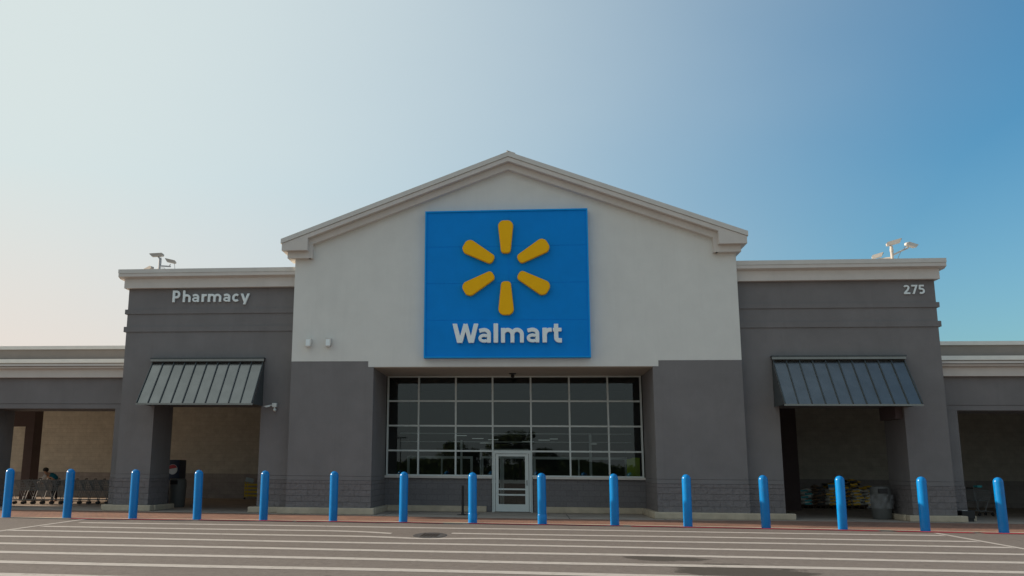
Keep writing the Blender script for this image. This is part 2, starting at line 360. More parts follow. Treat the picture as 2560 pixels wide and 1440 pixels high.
for x0, x1 in ((-12.9, -9.3), (-9.1, -6.3), (-6.2, -1.9), (-1.2, 3.2), (3.4, 9.9), (10.3, 12.2), (12.4, 30)):
    X = np.linspace(x0, x1, 12); w = .34 if x0 > 0 else .2
    a = [b.bm.verts.new((x, ky(x) - w, .012)) for x in X]; c = [b.bm.verts.new((x, ky(x) + .10, .012)) for x in X]
    for i in range(11): b.bm.faces.new([a[i], a[i + 1], c[i + 1], c[i]])
b.build('red_kerb_line', 'redp')['kind'] = 'structure'
# control joints of the walk are shallow saw cuts
b = MB()
for x in np.arange(-19.5, 20, 3.05): b.box(x, x + .025, -1.2, 1.9, .0045, .0055)
b.box(-4.4, 4.4, .6, .625, .0045, .0058)
b.build('sidewalk_joint', 'dark')['kind'] = 'structure'
# painted hatch
b = MB()
rs = random.Random(3)
def stripe(x0, x1, y, w=.36, dip=None):
    X = np.linspace(x0, x1, max(4, int((x1 - x0) / .5))); a = []; c = []
    for x in X:
        yy = y + .04 * math.sin(x * .7 + y) + (dip(x) if dip else 0)
        a.append(b.bm.verts.new((x, yy - w / 2, .004))); c.append(b.bm.verts.new((x, yy + w / 2, .004)))
    for i in range(len(X) - 1): b.bm.faces.new([a[i], a[i + 1], c[i + 1], c[i]])
def xl(y): return -12.4 + (y + 4.8) * -.085
def xr(y): return 11.15 + (y + 5.3) * .055
stripe(xl(-6.3) + .5, xr(-6.3) - .15, -6.32)
stripe(xl(-8.1) + .2, -2.75, -8.08, dip=lambda x: -.55 * max(0, min(1, (x + 4.4) / 1.6)) ** 2)
stripe(-1.32, xr(-8.2) - .15, -8.22)
stripe(xl(-9.6) + .1, xr(-9.9) - .1, -9.72, dip=lambda x: (-.38 * math.exp(-((x + 1.8) / .9) ** 2)) - .01 * x)
for y in (-11.45, -13.15, -14.85, -16.45, -18.1, -19.8, -21.5, -23.2):
    stripe(xl(y) + .1, xr(y) - .1, y, .38 if y < -12 else .36, dip=lambda x: -.012 * x)
for (x0, y0, x1, y1) in ((xl(-4.8), -4.8, xl(-25), -25), (xr(-5.3), -5.3, xr(-25), -25)):
    vs = [b.bm.verts.new(p) for p in ((x0 - .07, y0, .0046), (x0 + .07, y0, .0046), (x1 + .07, y1, .0046), (x1 - .07, y1, .0046))]; b.bm.faces.new(vs)
b.build('road_markings', 'stripe')['kind'] = 'structure'
# drain cover
mh = thing('drain_cover', 'rusty round cast iron drain cover set in the asphalt, white line bent around it', 'drain cover', (-1.77, -9.02, 0))
b = MB(); b.lathe([(.36, 0), (.36, .006), (.33, .009), (.30, .006)], 36)
for i in range(-3, 4):
    for j in range(-3, 4):
        if (i * i + j * j) < 8.5: b.box(i * .085 - .028, i * .085 + .028, j * .085 - .028, j * .085 + .028, .006, .016)
lid = b.build('lid', 'iron', mh); lid.scale = (.97, 2.3, 1)
b = MB(); b.lathe([(.37, 0), (.40, .0), (.40, .007), (.37, .008)], 36); rim = b.build('rim', 'dark', mh); rim.scale = (.97, 2.3, 1)

# ------------------------------------------------------------------ store building
ST = thing('store_building', 'wide grey stucco store front with white central gable and two flanking towers', 'store', (0, 0, 0))
GC = -.05                       # gable centre
def gz(x): return 12.59 - .377 * abs(x - GC)
# white gable wall, stepping down over the recess
wall = MB()
wall.prism([(-7.7, 5.205), (-4.96, 5.205), (-4.96, 5.005), (4.96, 5.005), (4.96, 5.205), (7.7, 5.205), (7.7, gz(7.7) - .3), (GC, gz(GC) - .3), (-7.7, gz(7.7) - .3)], 0, 3.1)
gw = wall.build('gable_wall', 'white', ST)
# cornice along the rake: cap, outer band, inner band; then returns
def rake(zt, zb, yf, yb, xe, mb, xin=None):
    for s in (-1, 1):
        xo = GC + s * xe
        mb.prism([(GC, gz(GC) + zt), (xo, gz(GC) - .377 * xe + zt), (xo, gz(GC) - .377 * xe + zb), (GC, gz(GC) + zb)][::s], yf, yb)
b = MB(); rake(0, -.17, -.47, .6, 8.09, b)
for s in (-1, 1):
    b.box(GC - .0, GC + .32, -.475, .6, 0, .03, rot=Matrix.Rotation(s * R(20.6) if s > 0 else math.pi - R(20.6), 3, 'Y'), at=(GC, 0, gz(GC) - .0))
cp = b.build('gable_coping', 'coping', ST)
b = MB(); rake(-.185, -.335, -.44, .6, 8.05, b); rake(-.18, -.187, -.43, .5, 8.04, b)
rake(-.34, -.57, -.23, .3, 7.3, b)
# horizontal returns at the eaves
for s in (-1, 1):
    zl = lambda x: gz(GC) - .377 * x - .335
    b.prism([(GC + s * 8.05, zl(8.05)), (GC + s * 7.12, zl(7.12)), (GC + s * 7.12, 9.12), (GC + s * 8.05, 9.12)][::s], -.44, .6)
    b.prism([(GC + s * 7.88, 9.12), (GC + s * 7.06, 9.12), (GC + s * 7.06, 8.88), (GC + s * 7.88, 8.88)][::s], -.24, .6)
    b.prism([(GC + s * 7.12, zl(7.12) - .02), (GC + s * 6.98, zl(7.12) - .02), (GC + s * 6.98, 8.88), (GC + s * 7.12, 8.88)][::s], -.22, .3)
gc = b.build('gable_cornice', 'trim', ST)
b = MB(); rake(-.25, -.30, .6, 10, 7.9, b); b.build('gable_roof', 'dark', ST)
b = MB(); b.box(-7.6, -7.5, 3.1, 13.5, 4, 9.3); b.box(7.5, 7.6, 3.1, 13.5, 4, 9.3); build_split(b, 'gable_side_wall', 'grey', ST)
# grey piers either side of the recess
for s in (-1, 1):
    b = MB(); xi = 4.77
    P = [(s * 7.7, 1.27), (s * xi, 1.27), (s * xi, 5.0), (s * 4.96, 5.0), (s * 4.96, 5.2), (s * 7.7, 5.2)]
    b.prism(P[::-s], 0, 2.98)
    pr = b.build('pier', 'grey', ST)
    b = MB(); b.box(min(s * 7.7, s * xi), max(s * 7.7, s * xi), 0.004, 2.98, 1.125, 1.262); build_split(b, 'plinth_band', 'grey', pr)
    b = MB(); b.box(min(s * 7.705, s * (xi - .0)), max(s * 7.705, s * (xi - .0)), -.012, 2.98, 0, 1.117); build_split(b, 'block_base', 'block', pr)
b = MB(); b.box(-4.77, 4.77, .02, 2.98, 4.98, 5.0); b.build('soffit', 'soffit', ST)
# window wall: block apron, sill, frame, glass
WY = 2.98
b = MB(); b.box(-4.77, -.80, WY + .02, WY + .22, 0, 1.2); b.box(.73, 4.77, WY + .02, WY + .22, 0, 1.2); build_split(b, 'apron_wall', 'smooth', ST)
b = MB(); b.box(-4.77, -.78, WY - .1, WY + .2, 1.2, 1.285, bevel=.01); b.box(.72, 4.77, WY - .1, WY + .2, 1.2, 1.285, bevel=.01); build_split(b, 'window_sill', 'trim', ST)
MXs = [-4.70, -3.53, -2.13, -.75, .67, 2.09, 3.50, 4.70]; MZs = [1.30, 2.20, 3.12, 4.04, 4.96]
b = MB(); fw = .03
for x in MXs: b.box(x - fw, x + fw, WY - .04, WY + .1, 1.285 if abs(x) > 1 else 0.0, 4.98)
for z in MZs:
    for x0, x1 in zip(MXs, MXs[1:]):
        if z < 1.5 and x0 == -.75: continue
        b.box(x0 + fw, x1 - fw, WY - .035, WY + .09, z - .03, z + .03)
wf = b.build('storefront_window', 'alu', ST)
b = MB()
for i, (x0, x1) in enumerate(zip(MXs, MXs[1:])):
    for j, (z0, z1) in enumerate(zip(MZs, MZs[1:])):
        if j == 0 and i == 3: continue
        rot = Matrix.Rotation(R(rs.uniform(-.06, .06)), 3, 'X') @ Matrix.Rotation(R(rs.uniform(-.06, .06)), 3, 'Z')
        hx, hz = (x1 - x0) / 2, (z1 - z0) / 2
        vs = [b.bm.verts.new(rot @ Vector(p) + Vector(((x0 + x1) / 2, WY + .03, (z0 + z1) / 2))) for p in ((-hx, 0, -hz), (hx, 0, -hz), (hx, 0, hz), (-hx, 0, hz))]
        b.bm.faces.new(vs)
b.build('glass', 'glass', wf)
# door
b = MB(); x0, x1, zt = -.72, .64, 2.17
b.box(x0 + .0, x0 + .06, WY - .09, WY + .05, .02, zt); b.box(x1 - .06, x1, WY - .09, WY + .05, .02, zt); b.box(x0 + .06, x1 - .06, WY - .09, WY + .05, zt - .06, zt)
a0, a1 = x0 + .075, x1 - .075
b.box(a0, a0 + .11, WY - .11, WY - .05, .03, zt - .075); b.box(a1 - .13, a1, WY - .11, WY - .05, .03, zt - .075)
b.box(a0 + .11, a1 - .13, WY - .11, WY - .05, zt - .16, zt - .075); b.box(a0 + .11, a1 - .13, WY - .11, WY - .05, .03, .29)
b.box(a0 + .11, a1 - .13, WY - .125, WY - .05, .60, .655); b.box(a0 + .11, a1 - .13, WY - .125, WY - .05, .80, .855)
dr = b.build('door', 'alu', ST)
b = MB(); vs = [b.bm.verts.new(p) for p in ((a0 + .1, WY - .07, .28), (a1 - .12, WY - .07, .28), (a1 - .12, WY - .07, zt - .15), (a0 + .1, WY - .07, zt - .15))]; b.bm.faces.new(vs); b.build('glass', 'glass', dr)
b = MB(); b.tube((a1 - .065, WY - .115, 1.0), (a1 - .065, WY - .145, 1.0), .012); b.tube((a1 - .065, WY - .115, 1.12), (a1 - .065, WY - .145, 1.12), .012); b.tube((a1 - .065, WY - .14, .96), (a1 - .065, WY - .14, 1.16), .01)
b.build('handle', 'black', dr)
# vestibule behind the glass
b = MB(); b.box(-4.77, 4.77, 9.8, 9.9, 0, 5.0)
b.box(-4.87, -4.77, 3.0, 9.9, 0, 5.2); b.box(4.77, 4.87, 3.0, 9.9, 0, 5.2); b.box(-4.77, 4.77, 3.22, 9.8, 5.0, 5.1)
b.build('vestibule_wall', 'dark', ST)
b = MB()
def iframe(x0, x1, z1, y=6.4, w=.08, mid=None):
    b.box(x0, x0 + w, y, y + .08, .01, z1); b.box(x1 - w, x1, y, y + .08, .01, z1); b.box(x0 + w, x1 - w, y + .004, y + .076, z1 - w, z1)
    if mid: b.box(x0 + w, x1 - w, y + .004, y + .076, mid, mid + .14)
iframe(-1.35, -.52, 2.05, mid=.98); iframe(-.51, .54, 2.05, mid=.98); iframe(-.51 - .9, .56, 2.35); iframe(.75, 4.5, 2.05, w=.10); b.box(2.55, 2.61, 6.4, 6.48, .01, 1.95)
iframe(-4.4, -1.7, 2.05, w=.10); b.box(-3.0, -2.94, 6.4, 6.48, .01, 1.95); b.box(3.0, 3.10, 6.3, 6.4, .01, 3.0); b.box(-2.2, -2.12, 6.3, 6.4, .01, 2.7)
b.box(-4.7, 4.7, 6.42, 6.46, 2.95, 2.99); b.box(-4.7, 4.7, 6.42, 6.46, 2.62, 2.65); build_split(b, 'inner_door_frame', 'alu', ST)
b = MB(); b.tube((-.03, 6.36, 1.1), (-.03, 6.36, 1.32), .018); b.tube((.09, 6.36, 1.1), (.09, 6.36, 1.32), .018); build_split(b, 'pull_handle', 'black', ST)
b = MB()
for (x, z, l, y) in ((-2.6, 2.95, .5, 8.6), (-2.7, 2.7, .25, 8.6), (-1.9, 2.85, .5, 9.2), (-1.2, 2.8, .45, 9.2), (-1.55, 2.65, .6, 9), (1.0, 2.8, .5, 9.3), (1.5, 2.85, .35, 9.3), (3.2, 2.62, .26, 8.4), (.3, 2.72, .5, 9.1)):
    b.box(x, x + l, y, y + .03, z, z + .02)
build_split(b, 'fluorescent_tube', 'tube', ST)
# towers
def tower(s, cutL, cutR, xo):
    """s=-1 left tower, +1 right; opening cutL..cutR"""
    x0, x1 = min(s * 7.7, xo), max(s * 7.7, xo); HY, TB = .45, 2.2
    b = MB()
    zh = 3.74
    b.prism([(x0, 1.27), (cutL, 1.27), (cutL, zh), (cutR, zh), (cutR, 1.27), (x1, 1.27), (x1, 8.3), (x0, 8.3)], HY, TB)
    xw = xo - s * .3
    b.box(min(xw, xo), max(xw, xo), TB, 9, 5.16, 8.3)
    tw = b.build('tower', 'grey', ST)
    for nm, z0, z1, m, pad in (('plinth_band', 1.125, 1.262, 'grey', 0.0), ('block_base', 0, 1.117, 'block', .012)):
        b = MB(); 
        b.box(x0 if s > 0 else x0 - pad, cutL, HY - pad, TB, z0, z1); b.box(cutR, x1 + (pad if s > 0 else 0), HY - pad, TB, z0, z1); build_split(b, nm, m, tw)
    xin = s * 7.7
    for z0, z1 in ((7.02, 7.19), (6.36, 6.55)):
        b = MB(); e = xo + s * .09
        b.box(min(xin, e), max(xin, e), HY - .035, TB + 1, z0, z1); b.build('band', 'grey', tw)
    # cornice: fascia + lip + coping
    b = MB()
    e = xo + s * .12; b.box(min(xin, e), max(xin, e), HY - .18, 9.1, 7.96, 8.33)
    b.prism([(HY - .18, 8.30), (HY - .36, 8.36), (HY - .36, 8.47), (HY + .2, 8.47), (HY + .2, 8.30)], *sorted((xin, xo + s * .29)), axis='X')
    b.box(min(xo + s * .29, xo - s * .2), max(xo + s * .29, xo - s * .2), HY + .2, 9.1, 8.345, 8.468)
    b.build('cornice', 'trim', tw)
    b = MB(); e = xo + s * .30; b.box(min(xin, e), max(xin, e), HY - .375, 9.2, 8.483, 8.63); b.box(min(xin, e - s * .02), max(xin, e - s * .02), HY - .35, 9.15, 8.468, 8.483); b.build('coping', 'coping', tw)
    return tw
tower(-1, -12.79, -8.86, -14.05)
tower(1, 8.94, 12.93, 14.27)
# awnings
def awning(x0, x1):
    zt, zb_, yt, yb_ = 5.22, 3.63, .36, -.76
    b = MB(); t = .03
    b.prism([(yt, zt), (yb_, zb_ + .06), (yb_, zb_), (yb_ + .04, zb_), (yt + .05, zt - .06)], x0, x1, axis='X')
    aw = b.build('awning', 'awn', ST)
    b = MB()
    for xa in (x0 + .004, x1 - .034): b.prism([(.44, zt - .05), (yt, zt - .04), (yb_ + .05, zb_ + .04), (.44, zb_ + .04)], xa, xa + .03, axis='X')
    b.box(x0 + .03, x1 - .03, -.7, .44, zb_ + .06, zb_ + .08)
    build_split(b, 'side_panel', 'seam', aw)
    b = MB(); n = 10; d = Vector((0, yb_ - yt, zb_ + .06 - zt)); d.normalize(); nn = Vector((0, -d.z, d.y)); nn = nn if nn.y < 0 else -nn
    for i in range(n + 1):
        x = x0 + .03 + (x1 - x0 - .06) * i / n
        A = Vector((x, yt, zt)); B = Vector((x, yb_, zb_ + .06)); w = .013; h = .045
        vs = [b.bm.verts.new(p) for p in (A + Vector((-w, 0, 0)), A + Vector((w, 0, 0)), B + Vector((w, 0, 0)), B + Vector((-w, 0, 0)))]
        vt = [b.bm.verts.new(v.co + nn * h) for v in vs]
        b.bm.faces.new(vt)
        for k in range(4): b.bm.faces.new([vs[k], vs[(k + 1) % 4], vt[(k + 1) % 4], vt[k]])
    b.build('seam', 'seam', aw)
    b = MB(); b.box(x0 - .02, x1 + .02, .27, .448, 5.255, 5.335); b.build('ridge_cap', 'awn', aw)
    b = MB(); b.box(x0 - .03, x1 + .03, .24, .448, 5.34, 5.385); b.build('flashing', 'seam', aw)
awning(-12.95, -8.80); awning(8.78, 13.06)
# wings (low arcades)
WG = 1.2
def wing(s, xin, xe, openings):
    b = MB()
    x0, x1 = min(s * 14.0, xe), max(s * 14.0, xe)
    b.box(x0, x1, WG, WG + 1.7, 3.80, 4.76); b.box(x0, x1, WG + .015, WG + 1.7, 3.62, 3.79)
    edges = sorted([s * 14.0] + [v for o in openings for v in o] + [xe])
    for a, c in zip(edges[::2], edges[1::2]): b.box(a, c, WG + .003, WG + 1.7, 1.27, 3.617)
    w = b.build('wing', 'grey', ST)
    b = MB()
    for a, c in zip(edges[::2], edges[1::2]): b.box(a, c, WG + .004, WG + 1.7, 1.125, 1.262)
    build_split(b, 'plinth_band', 'grey', w)
    b = MB()
    for a, c in zip(edges[::2], edges[1::2]): b.box(a - .01, c + .01, WG - .01, WG + 1.71, 0, 1.117)
    build_split(b, 'block_base', 'block', w)
    b = MB(); b.box(x0, x1, WG - .15, WG + .5, 4.76, 5.05); b.prism([(WG - .15, 5.05), (WG - .3, 5.09), (WG - .3, 5.15), (WG + .5, 5.15), (WG + .5, 5.05)], x0, x1, axis='X')
    b.box(x0, x1, WG - .38, WG + .55, 5.165, 5.235); b.build('cornice', 'trim', w)
    b = MB(); b.box(x0, x1, WG + .5, 13.5, 4.9, 5.02); b.build('canopy_roof', 'ceil', w)
    b = MB(); b.box(x0, x1, 10.6, 10.9, 5.0, 7.08); b.build('parapet_wall', 'trim' if False else 'wingwall', w)
    b = MB(); b.box(x0, x1, 10.5, 10.95, 7.085, 7.25); b.box(x0, x1, 10.45, 10.6, 6.42, 6.60); build_split(b, 'parapet_coping', 'coping', w)
M['ceil'] = mat('ceiling_white', (.75, .72, .66), .9)
M['wingwall'] = mat('taupe_stucco', (.25, .225, .20), .9, var=.05, vs=1.5, bump=.3)
wing(-1, -14, -31, [(-19.5, -14.6), (-25.8, -21.2)])
wing(1, 14, 45, [(14.93, 19.8), (21.5, 25.8)])
# deep walls of the arcade
b = MB(); b.box(-33, -7.6, 13.5, 13.7, 1.2, 5.0); b.box(7.6, 45, 13.5, 13.7, 1.2, 5.0); build_split(b, 'arcade_back_wall', 'beigeblk', ST)
b = MB(); b.box(-33, -7.6, 13.47, 13.7, 0, 1.2); b.box(7.6, 45, 13.47, 13.7, 0, 1.2); build_split(b, 'arcade_wainscot', 'greyblk', ST)
b = MB(); b.box(-14.2, -7.7, 2.2, 13.5, 5.0, 5.15); b.box(7.7, 14.2, 2.2, 13.5, 5.0, 5.15); build_split(b, 'arcade_ceiling', 'ceil', ST)
b = MB(); b.box(-8.3, -7.7, 2.2, 13.5, 0, 5.0); b.box(7.7, 8.3, 2.2, 13.5, 0, 5.0); build_split(b, 'arcade_side_wall', 'greyblk', ST)
b = MB(); b.box(-21.75, -21.35, 7.6, 8.3, 0, 4.9); b.box(-24, -21.75, 7.7, 8.2, 3.25, 4.9); b.build('arcade_column', 'brown', ST)
b = MB(); b.box(10.35, 11.6, 8.0, 9.0, 0, 4.9); b.build('arcade_column', 'brown', ST)
b = MB(); b.box(12.70, 12.93, .6, 1.95, 3.30, 3.74); b.build('shade_block', 'brown', ST)  # brown box added in place of the shadow on the pillar's inner face
b = MB(); b.box(-11.2, -11.1, 13.41, 13.47, .62, .78); b.build('wall_socket', 'black', ST)
b = MB(); b.box(-12, 12, 13.7, 20, 5.0, 5.1); b.box(-14, 14, 9, 9.2, 5.0, 8.2); build_split(b, 'main_roof', 'dark', ST)
# concrete kerbs hugging the wall foot
b = MB()
def kb(x0, x1, y0, y1, h=.215): b.box(x0, x1, y0, y1, .004, h, bevel=.03)
kb(-7.95, -4.62, -.24, .10); kb(-4.95, -4.60, .06, 2.75, .213); kb(-4.74, -.98, 2.76, 3.05); kb(1.0, 4.74, 2.76, 3.05); kb(4.60, 4.95, .06, 2.75, .213); kb(4.62, 7.98, -.24, .10)
kb(-9.1, -7.98, .2, .5, .20); kb(-14.35, -12.6, .2, .55, .20); kb(-12.95, -12.55, .56, 2.3, .19); kb(-14.75, -14.37, .95, 1.3, .18)
kb(8.0, 9.2, .2, .55, .20); kb(12.72, 14.5, .2, .55, .20); kb(12.68, 13.05, .56, 2.1, .19); kb(14.4, 15.1, .95, 1.3, .18)
b.build('kerb', 'conc', None)['kind'] = 'structure'

# ------------------------------------------------------------------ lettering (glyphs drawn as strokes, contoured)
def arc(cx, cy, rx, ry, a0, a1, n=18):
    return [(cx + rx * math.cos(R(a0 + (a1 - a0) * i / n)), cy + ry * math.sin(R(a0 + (a1 - a0) * i / n))) for i in range(n + 1)]
XH = .76
GL = {
 'W': (1.39, [([(.10, 1.1), (.40, -.1)], .23), ([(.40, -.1), (.70, .98)], .21), ([(.70, .98), (1.0, -.1)], .21), ([(1.0, -.1), (1.29, 1.1)], .23)], (0, 1)),
 'l': (.24, [([(.12, 0), (.12, 1.0)], .235)], None),
 'a': (.70, [([(.06, .62)] + arc(.31, .475, .265, .195, 105, 0, 10) + [(.575, .30), (.575, 0)], .195), (arc(.32, .235, .225, .15, 0, 360, 26), .155)], None),
 'm': (1.24, [([(.115, 0), (.115, XH)], .21), ([(.115, .3)] + arc(.365, .42, .25, .245, 180, 0, 14) + [(.615, 0)], .20), ([(.615, .3)] + arc(.865, .42, .25, .245, 180, 0, 14) + [(1.115, 0)], .20)], None),
 'n': (.7, [], None),
 'r': (.50, [([(.115, 0), (.115, XH)], .225), ([(.115, .3)] + arc(.38, .38, .25, .275, 180, 82, 10) + [(.49, .66)], .2)], None),
 't': (.46, [([(.17, .96)] + [(.17, .28)] + arc(.33, .24, .16, .14, 180, 270, 8) + [(.46, .10)], .22), ([(.0, .66), (.45, .66)], .18)], None),
 'P': (.68, [([(.11, 0), (.11, 1)], .2), ([(.11, .905), (.36, .905)] + arc(.36, .66, .21, .245, 90, -90, 14) + [(.11, .415)], .185)], None),
 'h': (.68, [([(.1, 0), (.1, 1)], .185), ([(.1, .3)] + arc(.345, .36, .245, .22, 180, 0, 14) + [(.59, 0)], .185)], None),
 'c': (.63, [(arc(.37, .375, .27, .285, 45, 315, 24), .2)], None),
 'y': (.74, [([(.08, .8), (.37, .0)], .2), ([(.70, .85), (.30, -.34)], .19)], (-.27, XH)),
 '2': (.80, [(arc(.34, .70, .24, .20, 155, -15, 14) + [(.47, .47), (.10, .09)], .18), ([(.04, .09), (.72, .09)], .18)], None),
 '7': (.80, [([(.06, .91), (.66, .91)], .18), ([(.66, 1.02), (.22, -.06)], .19)], (0, 1)),
 '5': (.80, [([(.64, .91), (.16, .91)], .18), ([(.20, .98), (.16, .50)], .17), (arc(.33, .33, .27, .235, 118, -130, 18), .185)], None),
}
def glyph_loops(ch, res=.016):
    adv, strokes, clip = GL[ch]
    x = np.arange(-.3, adv + .3, res); y = np.arange(-.5, 1.2, res); X, Y = np.meshgrid(x, y, indexing='ij')
    F = np.full(X.shape, 9.)
    for pts, w in strokes:
        D = np.full(X.shape, 9.)
        for (ax, ay), (bx, by) in zip(pts, pts[1:]):
            dx, dy = bx - ax, by - ay; l2 = dx * dx + dy * dy + 1e-12
            t = np.clip(((X - ax) * dx + (Y - ay) * dy) / l2, 0, 1)
            D = np.minimum(D, np.hypot(X - ax - t * dx, Y - ay - t * dy))
        D -= w / 2
        for (p, q) in ((pts[1], pts[0]), (pts[-2], pts[-1])):      # square off the ends
            dx, dy = q[0] - p[0], q[1] - p[1]; l = math.hypot(dx, dy)
            pl = ((X - q[0]) * dx + (Y - q[1]) * dy) / l
            near = np.hypot(X - q[0], Y - q[1]) < w * .8
            D = np.where(near, np.maximum(D, pl), D)
        F = np.minimum(F, D)
    if clip: F = np.maximum(F, np.maximum(clip[0] - Y, Y - clip[1]))
    nx, ny = F.shape; seg = {}
    def ip(i0, j0, i1, j1):
        a, b_ = F[i0, j0], F[i1, j1]; t = a / (a - b_)
        return (x[i0] + t * (x[i1] - x[i0]), y[j0] + t * (y[j1] - y[j0]))
    T = {1: [(3, 0)], 2: [(0, 1)], 3: [(3, 1)], 4: [(1, 2)], 5: [(3, 0), (1, 2)], 6: [(0, 2)], 7: [(3, 2)], 8: [(2, 3)], 9: [(2, 0)], 10: [(0, 1), (2, 3)], 11: [(2, 1)], 12: [(1, 3)], 13: [(1, 0)], 14: [(0, 3)]}
    inside = F < 0
    for i in range(nx - 1):
        for j in range(ny - 1):
            c = inside[i, j] * 1 + inside[i + 1, j] * 2 + inside[i + 1, j + 1] * 4 + inside[i, j + 1] * 8
            if c in (0, 15): continue
            E = {0: ('h', i, j), 1: ('v', i + 1, j), 2: ('h', i, j + 1), 3: ('v', i, j)}
            for a, b_ in T[int(c)]: seg[E[a]] = E[b_]
    loops = []
    while seg:
        k0 = next(iter(seg)); k = k0; L_ = []
        while k in seg:
            L_.append(k); k = seg.pop(k)
        P = []
        for (o, i, j) in L_: P.append(ip(i, j, i + 1, j) if o == 'h' else ip(i, j, i, j + 1))
        # merge points that nearly coincide, drop collinear ones
        Q = []
        for p in P:
            if not Q or math.hypot(p[0] - Q[-1][0], p[1] - Q[-1][1]) > res * .35: Q.append(p)
        K = []
        for n_ in range(len(Q)):
            a, b_, c_ = Q[n_ - 1], Q[n_], Q[(n_ + 1) % len(Q)]
            cr = abs((b_[0] - a[0]) * (c_[1] - b_[1]) - (b_[1] - a[1]) * (c_[0] - b_[0]))
            if cr > res * res * .004: K.append(b_)
        if len(K) > 2: loops.append(K)
    return adv, loops
_gc = {}
def letter(ch, cap, depth, m, parent, x, y, z, sx=1, sz=1):
    key = (ch, cap, depth, sx, sz)
    if key not in _gc:
        adv, loops = glyph_loops(ch)
        cu = bpy.data.curves.new('g', 'CURVE'); cu.dimensions = '2D'; cu.fill_mode = 'BOTH'
        cu.extrude = depth / 2 - .008; cu.bevel_depth = .008; cu.bevel_resolution = 1; cu.offset = -.006
        for L_ in loops:
            sp = cu.splines.new('POLY'); sp.points.add(len(L_) - 1); sp.use_cyclic_u = True
            for p_, (a, b_) in zip(sp.points, L_): p_.co = (a * cap * sx, b_ * cap * sz, 0, 1)
        o = bpy.data.objects.new('g', cu); col.objects.link(o)
        dg = bpy.context.evaluated_depsgraph_get(); me = bpy.data.meshes.new_from_object(o.evaluated_get(dg))
        me.transform(Matrix.Rotation(R(90), 4, 'X')); me.name = 'letter'
        bpy.data.objects.remove(o); me.materials.clear(); me.materials.append(M[m]); _gc[key] = me
    o = bpy.data.objects.new('letter', _gc[key]); col.objects.link(o); o.parent = parent; o.location = (x, y, z)
    return o

# main sign
SX0, SX1, SZ0, SZ1 = -2.986, 2.698, 5.277, 10.496
sg = thing('wall_sign', 'large square blue sign with six yellow rays and white lettering on the white gable', 'sign', ((SX0 + SX1) / 2, 0, SZ0))
ox, oz = (SX0 + SX1) / 2, SZ0; hw = (SX1 - SX0) / 2; hh = SZ1 - SZ0
b = MB()
zz = [0.03] + [v - oz for v in (6.58, 7.88, 9.19)] + [hh - .03]
for z0, z1 in zip(zz, zz[1:]):
    for a, c in ((-hw + .03, .10), (.10, hw - .03)): b.box(a + .008, c - .008, -.27, -.005, z0 + .008, z1 - .008)
b.box(-hw + .04, hw - .04, -.262, -.01, .05, hh - .05)
b.build('panel', 'blue', sg)
b = MB(); t = .05
b.box(-hw, hw, -.31, 0, hh - t, hh); b.box(-hw, hw, -.31, 0, 0, t); b.box(-hw, -hw + t, -.309, 0, t, hh - t); b.box(hw - t, hw, -.309, 0, t, hh - t)
b.build('rim', 'blue2', sg)
CX, CZ = -.145 - ox, 8.41 - oz
for k in range(6):
    an = R(90 + 60 * k)
    b = MB(); P = []
    r0, r1, w0, w1 = .50, 1.64, .175, .262
    rr = .16
    for (cx_, cy_, a0, a1, r_) in ((w1 - .17, r1 - .17, 0, 90, .17), (-w1 + .17, r1 - .17, 90, 180, .17), (-w0 + .13, r0 + .13, 180, 270, .13), (w0 - .13, r0 + .13, 270, 360, .13)):
        for i in range(7):
            q = R(a0 + (a1 - a0) * i / 6); P.append((cx_ + r_ * math.cos(q), cy_ + r_ * math.sin(q) + (.05 * (1 - abs(cx_ + r_ * math.cos(q)) / w1) if cy_ > 1 else 0)))
    b.prism(P, -.16, 0)
    bmesh.ops.recalc_face_normals(b.bm, faces=b.bm.faces[:])
    fe = [e for f in b.bm.faces if len(f.verts) > 4 and f.calc_center_median().y < -.1 for e in f.edges]
    bmesh.ops.bevel(b.bm, geom=fe, offset=.02, segments=2, affect='EDGES')
    o = b.build('ray', 'yellow', sg, smooth=True); o.location = (CX, -.272, CZ); o.rotation_euler.y = -(an - R(90))
for ch, x in zip('Walmart', (0, 1.37, 2.19, 2.57, 3.92, 4.76, 5.31)):
    letter(ch, .66, .13, 'letter', sg, -1.99 - ox + x * .645, -.34, 5.78 - oz, .975)
# Pharmacy and street number
ph = thing('wall_lettering', 'white raised letters reading Pharmacy high on the left tower', 'sign', (-12.35, .45, 7.44))
for ch, x in zip('Pharmacy', (0, .89, 1.70, 2.50, 3.03, 4.36, 5.12, 5.84)):
    q = 1 if ch in 'Ph' else .89
    letter(ch, .435, .07, 'letter', ph, x * .440, -.05, 0, q * {'y': 1.1, 'm': 1.08}.get(ch, .99), q)
nb = thing('wall_lettering', 'white street number 275 at the top right corner of the right tower', 'number', (13.24, .45, 7.47))
for ch, x in zip('275', (0, .82, 1.60)): letter(ch, .315, .04, 'letter', nb, x * .30, -.03, 0, .95)

